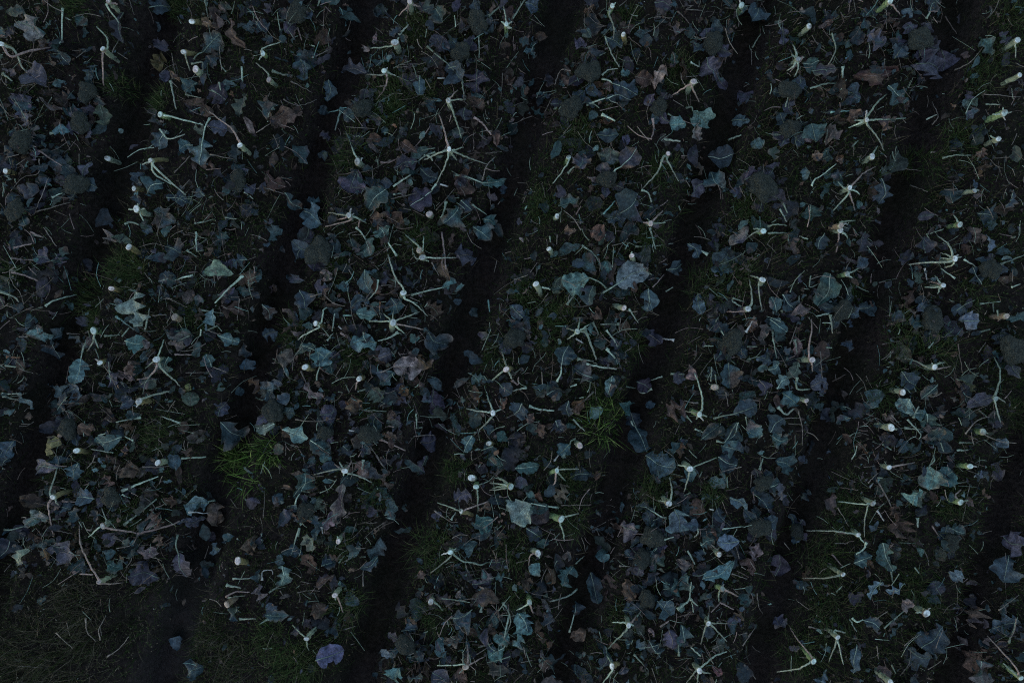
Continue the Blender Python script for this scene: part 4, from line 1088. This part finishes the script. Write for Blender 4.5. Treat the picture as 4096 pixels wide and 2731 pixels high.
heap = Heap()
def add_bit(P, r0, r1, code, rr):
    Pth = smooth_path(P, 5)
    V, F = tube(Pth, np.linspace(r0, r1, 5), 5, 0.8, caps=False)
    c = np.array(STALK_COL[code]) * rr.uniform(0.6, 1.1)
    heap.add(V, F, np.zeros((len(V), 2)), np.tile(c, (len(V), 1)))
for q in stalks[300:]:
    add_bit(stalk_points(q), stalk_radius(q), stalk_radius(q) * 0.6, q['code'], q['r'])
sc_codes = list('aaaaalllllnnnkkLc')
n = 0
while n < 5600:
    x, y = r.uniform(-XR, XR), r.uniform(-YR, YR)
    if r.rand() > float(cover(x, y)): continue
    n += 1
    L = r.uniform(0.015, 0.085) if r.rand() < 0.85 else r.uniform(0.08, 0.16); a = r.uniform(0, 6.283)
    p0 = np.array([x, y, float(ground_z(x, y)) + r.uniform(0.006, 0.10)]); dv = np.array([math.cos(a), math.sin(a), r.uniform(-.15, .2)]) * L
    nrm = np.array([-dv[1], dv[0], 0]) * r.uniform(-.14, .14)
    p2 = p0 + dv; p2[2] = max(p2[2], float(ground_z(p2[0], p2[1])) + 0.005)
    rr0 = r.uniform(0.0006, 0.0018) if r.rand() < 0.8 else r.uniform(0.0016, 0.003)
    add_bit([p0, 0.5 * (p0 + p2) + nrm, p2], rr0, rr0 * 0.6, sc_codes[r.randint(len(sc_codes))], r)
st = link("stalk_debris", heap.build("stalk_debris", M_STALK))
st["kind"] = "stuff"; st["label"] = "thin stalk scraps and straw strewn over the beds"; st["category"] = "debris"

# grass and weeds between the crop rows
n = 165000
X = r.uniform(-XR, XR, n); Y = r.uniform(-YR, YR, n)
d = furrow_dist(X, Y)
px, py = X / PX + 1176, 784 - Y / PX
corner = sstep(1270, 1370, py + 150 * (vnoise(X * 4, Y * 4, 19) - 0.5)) * (1 - sstep(230, 420, px + 0.35 * (py - 1350)))
keep = r.rand(n) < np.clip(sstep(0.05, 0.15, d) * (0.2 + 0.85 * sstep(0.35, 0.7, vnoise(X * 2.3, Y * 2.3, 6))) + corner + 0.06 * sstep(0.05, 0.15, d), 0, 1)
X, Y = X[keep], Y[keep]
V, F, U, T = blade_strip(r, X, Y, r.uniform(0.02, 0.11, len(X)), 0.0011, GRASS_DARK, r.uniform(0, 6.283, len(X)), 0.9)
k = corner[keep] > 0.4                                  # the unplanted corner is matted, half-dead grass
k8 = np.repeat(k, 8)
T[k8] = np.repeat(np.array(GRASS_DRY)[r.randint(0, 5, len(X))] * (0.25 + 1.5 * vnoise(X * 9, Y * 9, 21) ** 2)[:, None] * r.uniform(0.6, 1.4, len(X))[:, None], 8, axis=0)[k8]
g = link("grass", mesh_from("grass", V, F, U, T, M_GRASS))
g["kind"] = "stuff"; g["label"] = "sparse dark grass growing through the beds"; g["category"] = "grass"

def leaflets(n, cov, size, cols, z0, z1):
    X = r.uniform(-XR, XR, n); Y = r.uniform(-YR, YR, n)
    keep = r.rand(n) < cov(X, Y); X, Y = X[keep], Y[keep]; m = len(X)
    Z = ground_z(X, Y) + r.uniform(z0, z1, m)
    a = r.uniform(0, 6.283, m); L = size * r.uniform(0.6, 1.5, m)
    ex = np.stack([np.cos(a), np.sin(a), r.uniform(-.4, .4, m)], -1) * L[:, None]
    ey = np.stack([-np.sin(a), np.cos(a), r.uniform(-.4, .4, m)], -1) * (0.45 * L)[:, None]
    C = np.stack([X, Y, Z], -1)
    V = np.stack([C - ex, C - 0.2 * ex + ey, C + ex, C - 0.2 * ex - ey], 1).reshape(-1, 3)
    F = np.arange(m)[:, None] * 4 + np.arange(4)[None, :]
    cc = np.array(cols)[r.randint(0, len(cols), m)] * r.uniform(0.6, 1.4, m)[:, None]
    return V, F, np.zeros((len(V), 2)), np.repeat(cc, 4, axis=0)
def weed_cover(X, Y):
    px, py = X / PX + 1176, 784 - Y / PX
    d = furrow_dist(X, Y)
    corner = sstep(1270, 1370, py + 150 * (vnoise(X * 4, Y * 4, 19) - 0.5)) * (1 - sstep(230, 420, px + 0.35 * (py - 1350)))
    c2 = sstep(1300, 1420, py) * sstep(430, 480, px) * (1 - sstep(560, 700, px))
    return np.clip(sstep(0.06, 0.16, d) * (0.35 + 0.65 * sstep(0.45, 0.75, vnoise(X * 2.9, Y * 2.9, 8))) + corner * 0.8 + c2, 0, 1)
V, F, U, T = leaflets(90000, weed_cover, 0.0055, [(0.022, 0.04, 0.011), (0.035, 0.05, 0.016), (0.05, 0.05, 0.028), (0.085, 0.074, 0.05)], 0.004, 0.022)
w = link("weeds", mesh_from("weeds", V, F, U, T, M_GRASS))
w["kind"] = "stuff"; w["label"] = "low chickweed carpeting parts of the soil"; w["category"] = "weeds"
V, F, U, T = leaflets(2600, lambda X, Y: weed_cover(X, Y) ** 2 * (vnoise(X * 3.5, Y * 3.5, 11) > 0.55), 0.0042, [(0.32, 0.33, 0.27), (0.25, 0.26, 0.18)], 0.018, 0.03)
w = link("weed_flowers", mesh_from("weed_flowers", V, F, U, T, M_GRASS))
w["kind"] = "stuff"; w["label"] = "tiny white weed flowers dotted over the green patches"; w["category"] = "flowers"

write_labels()
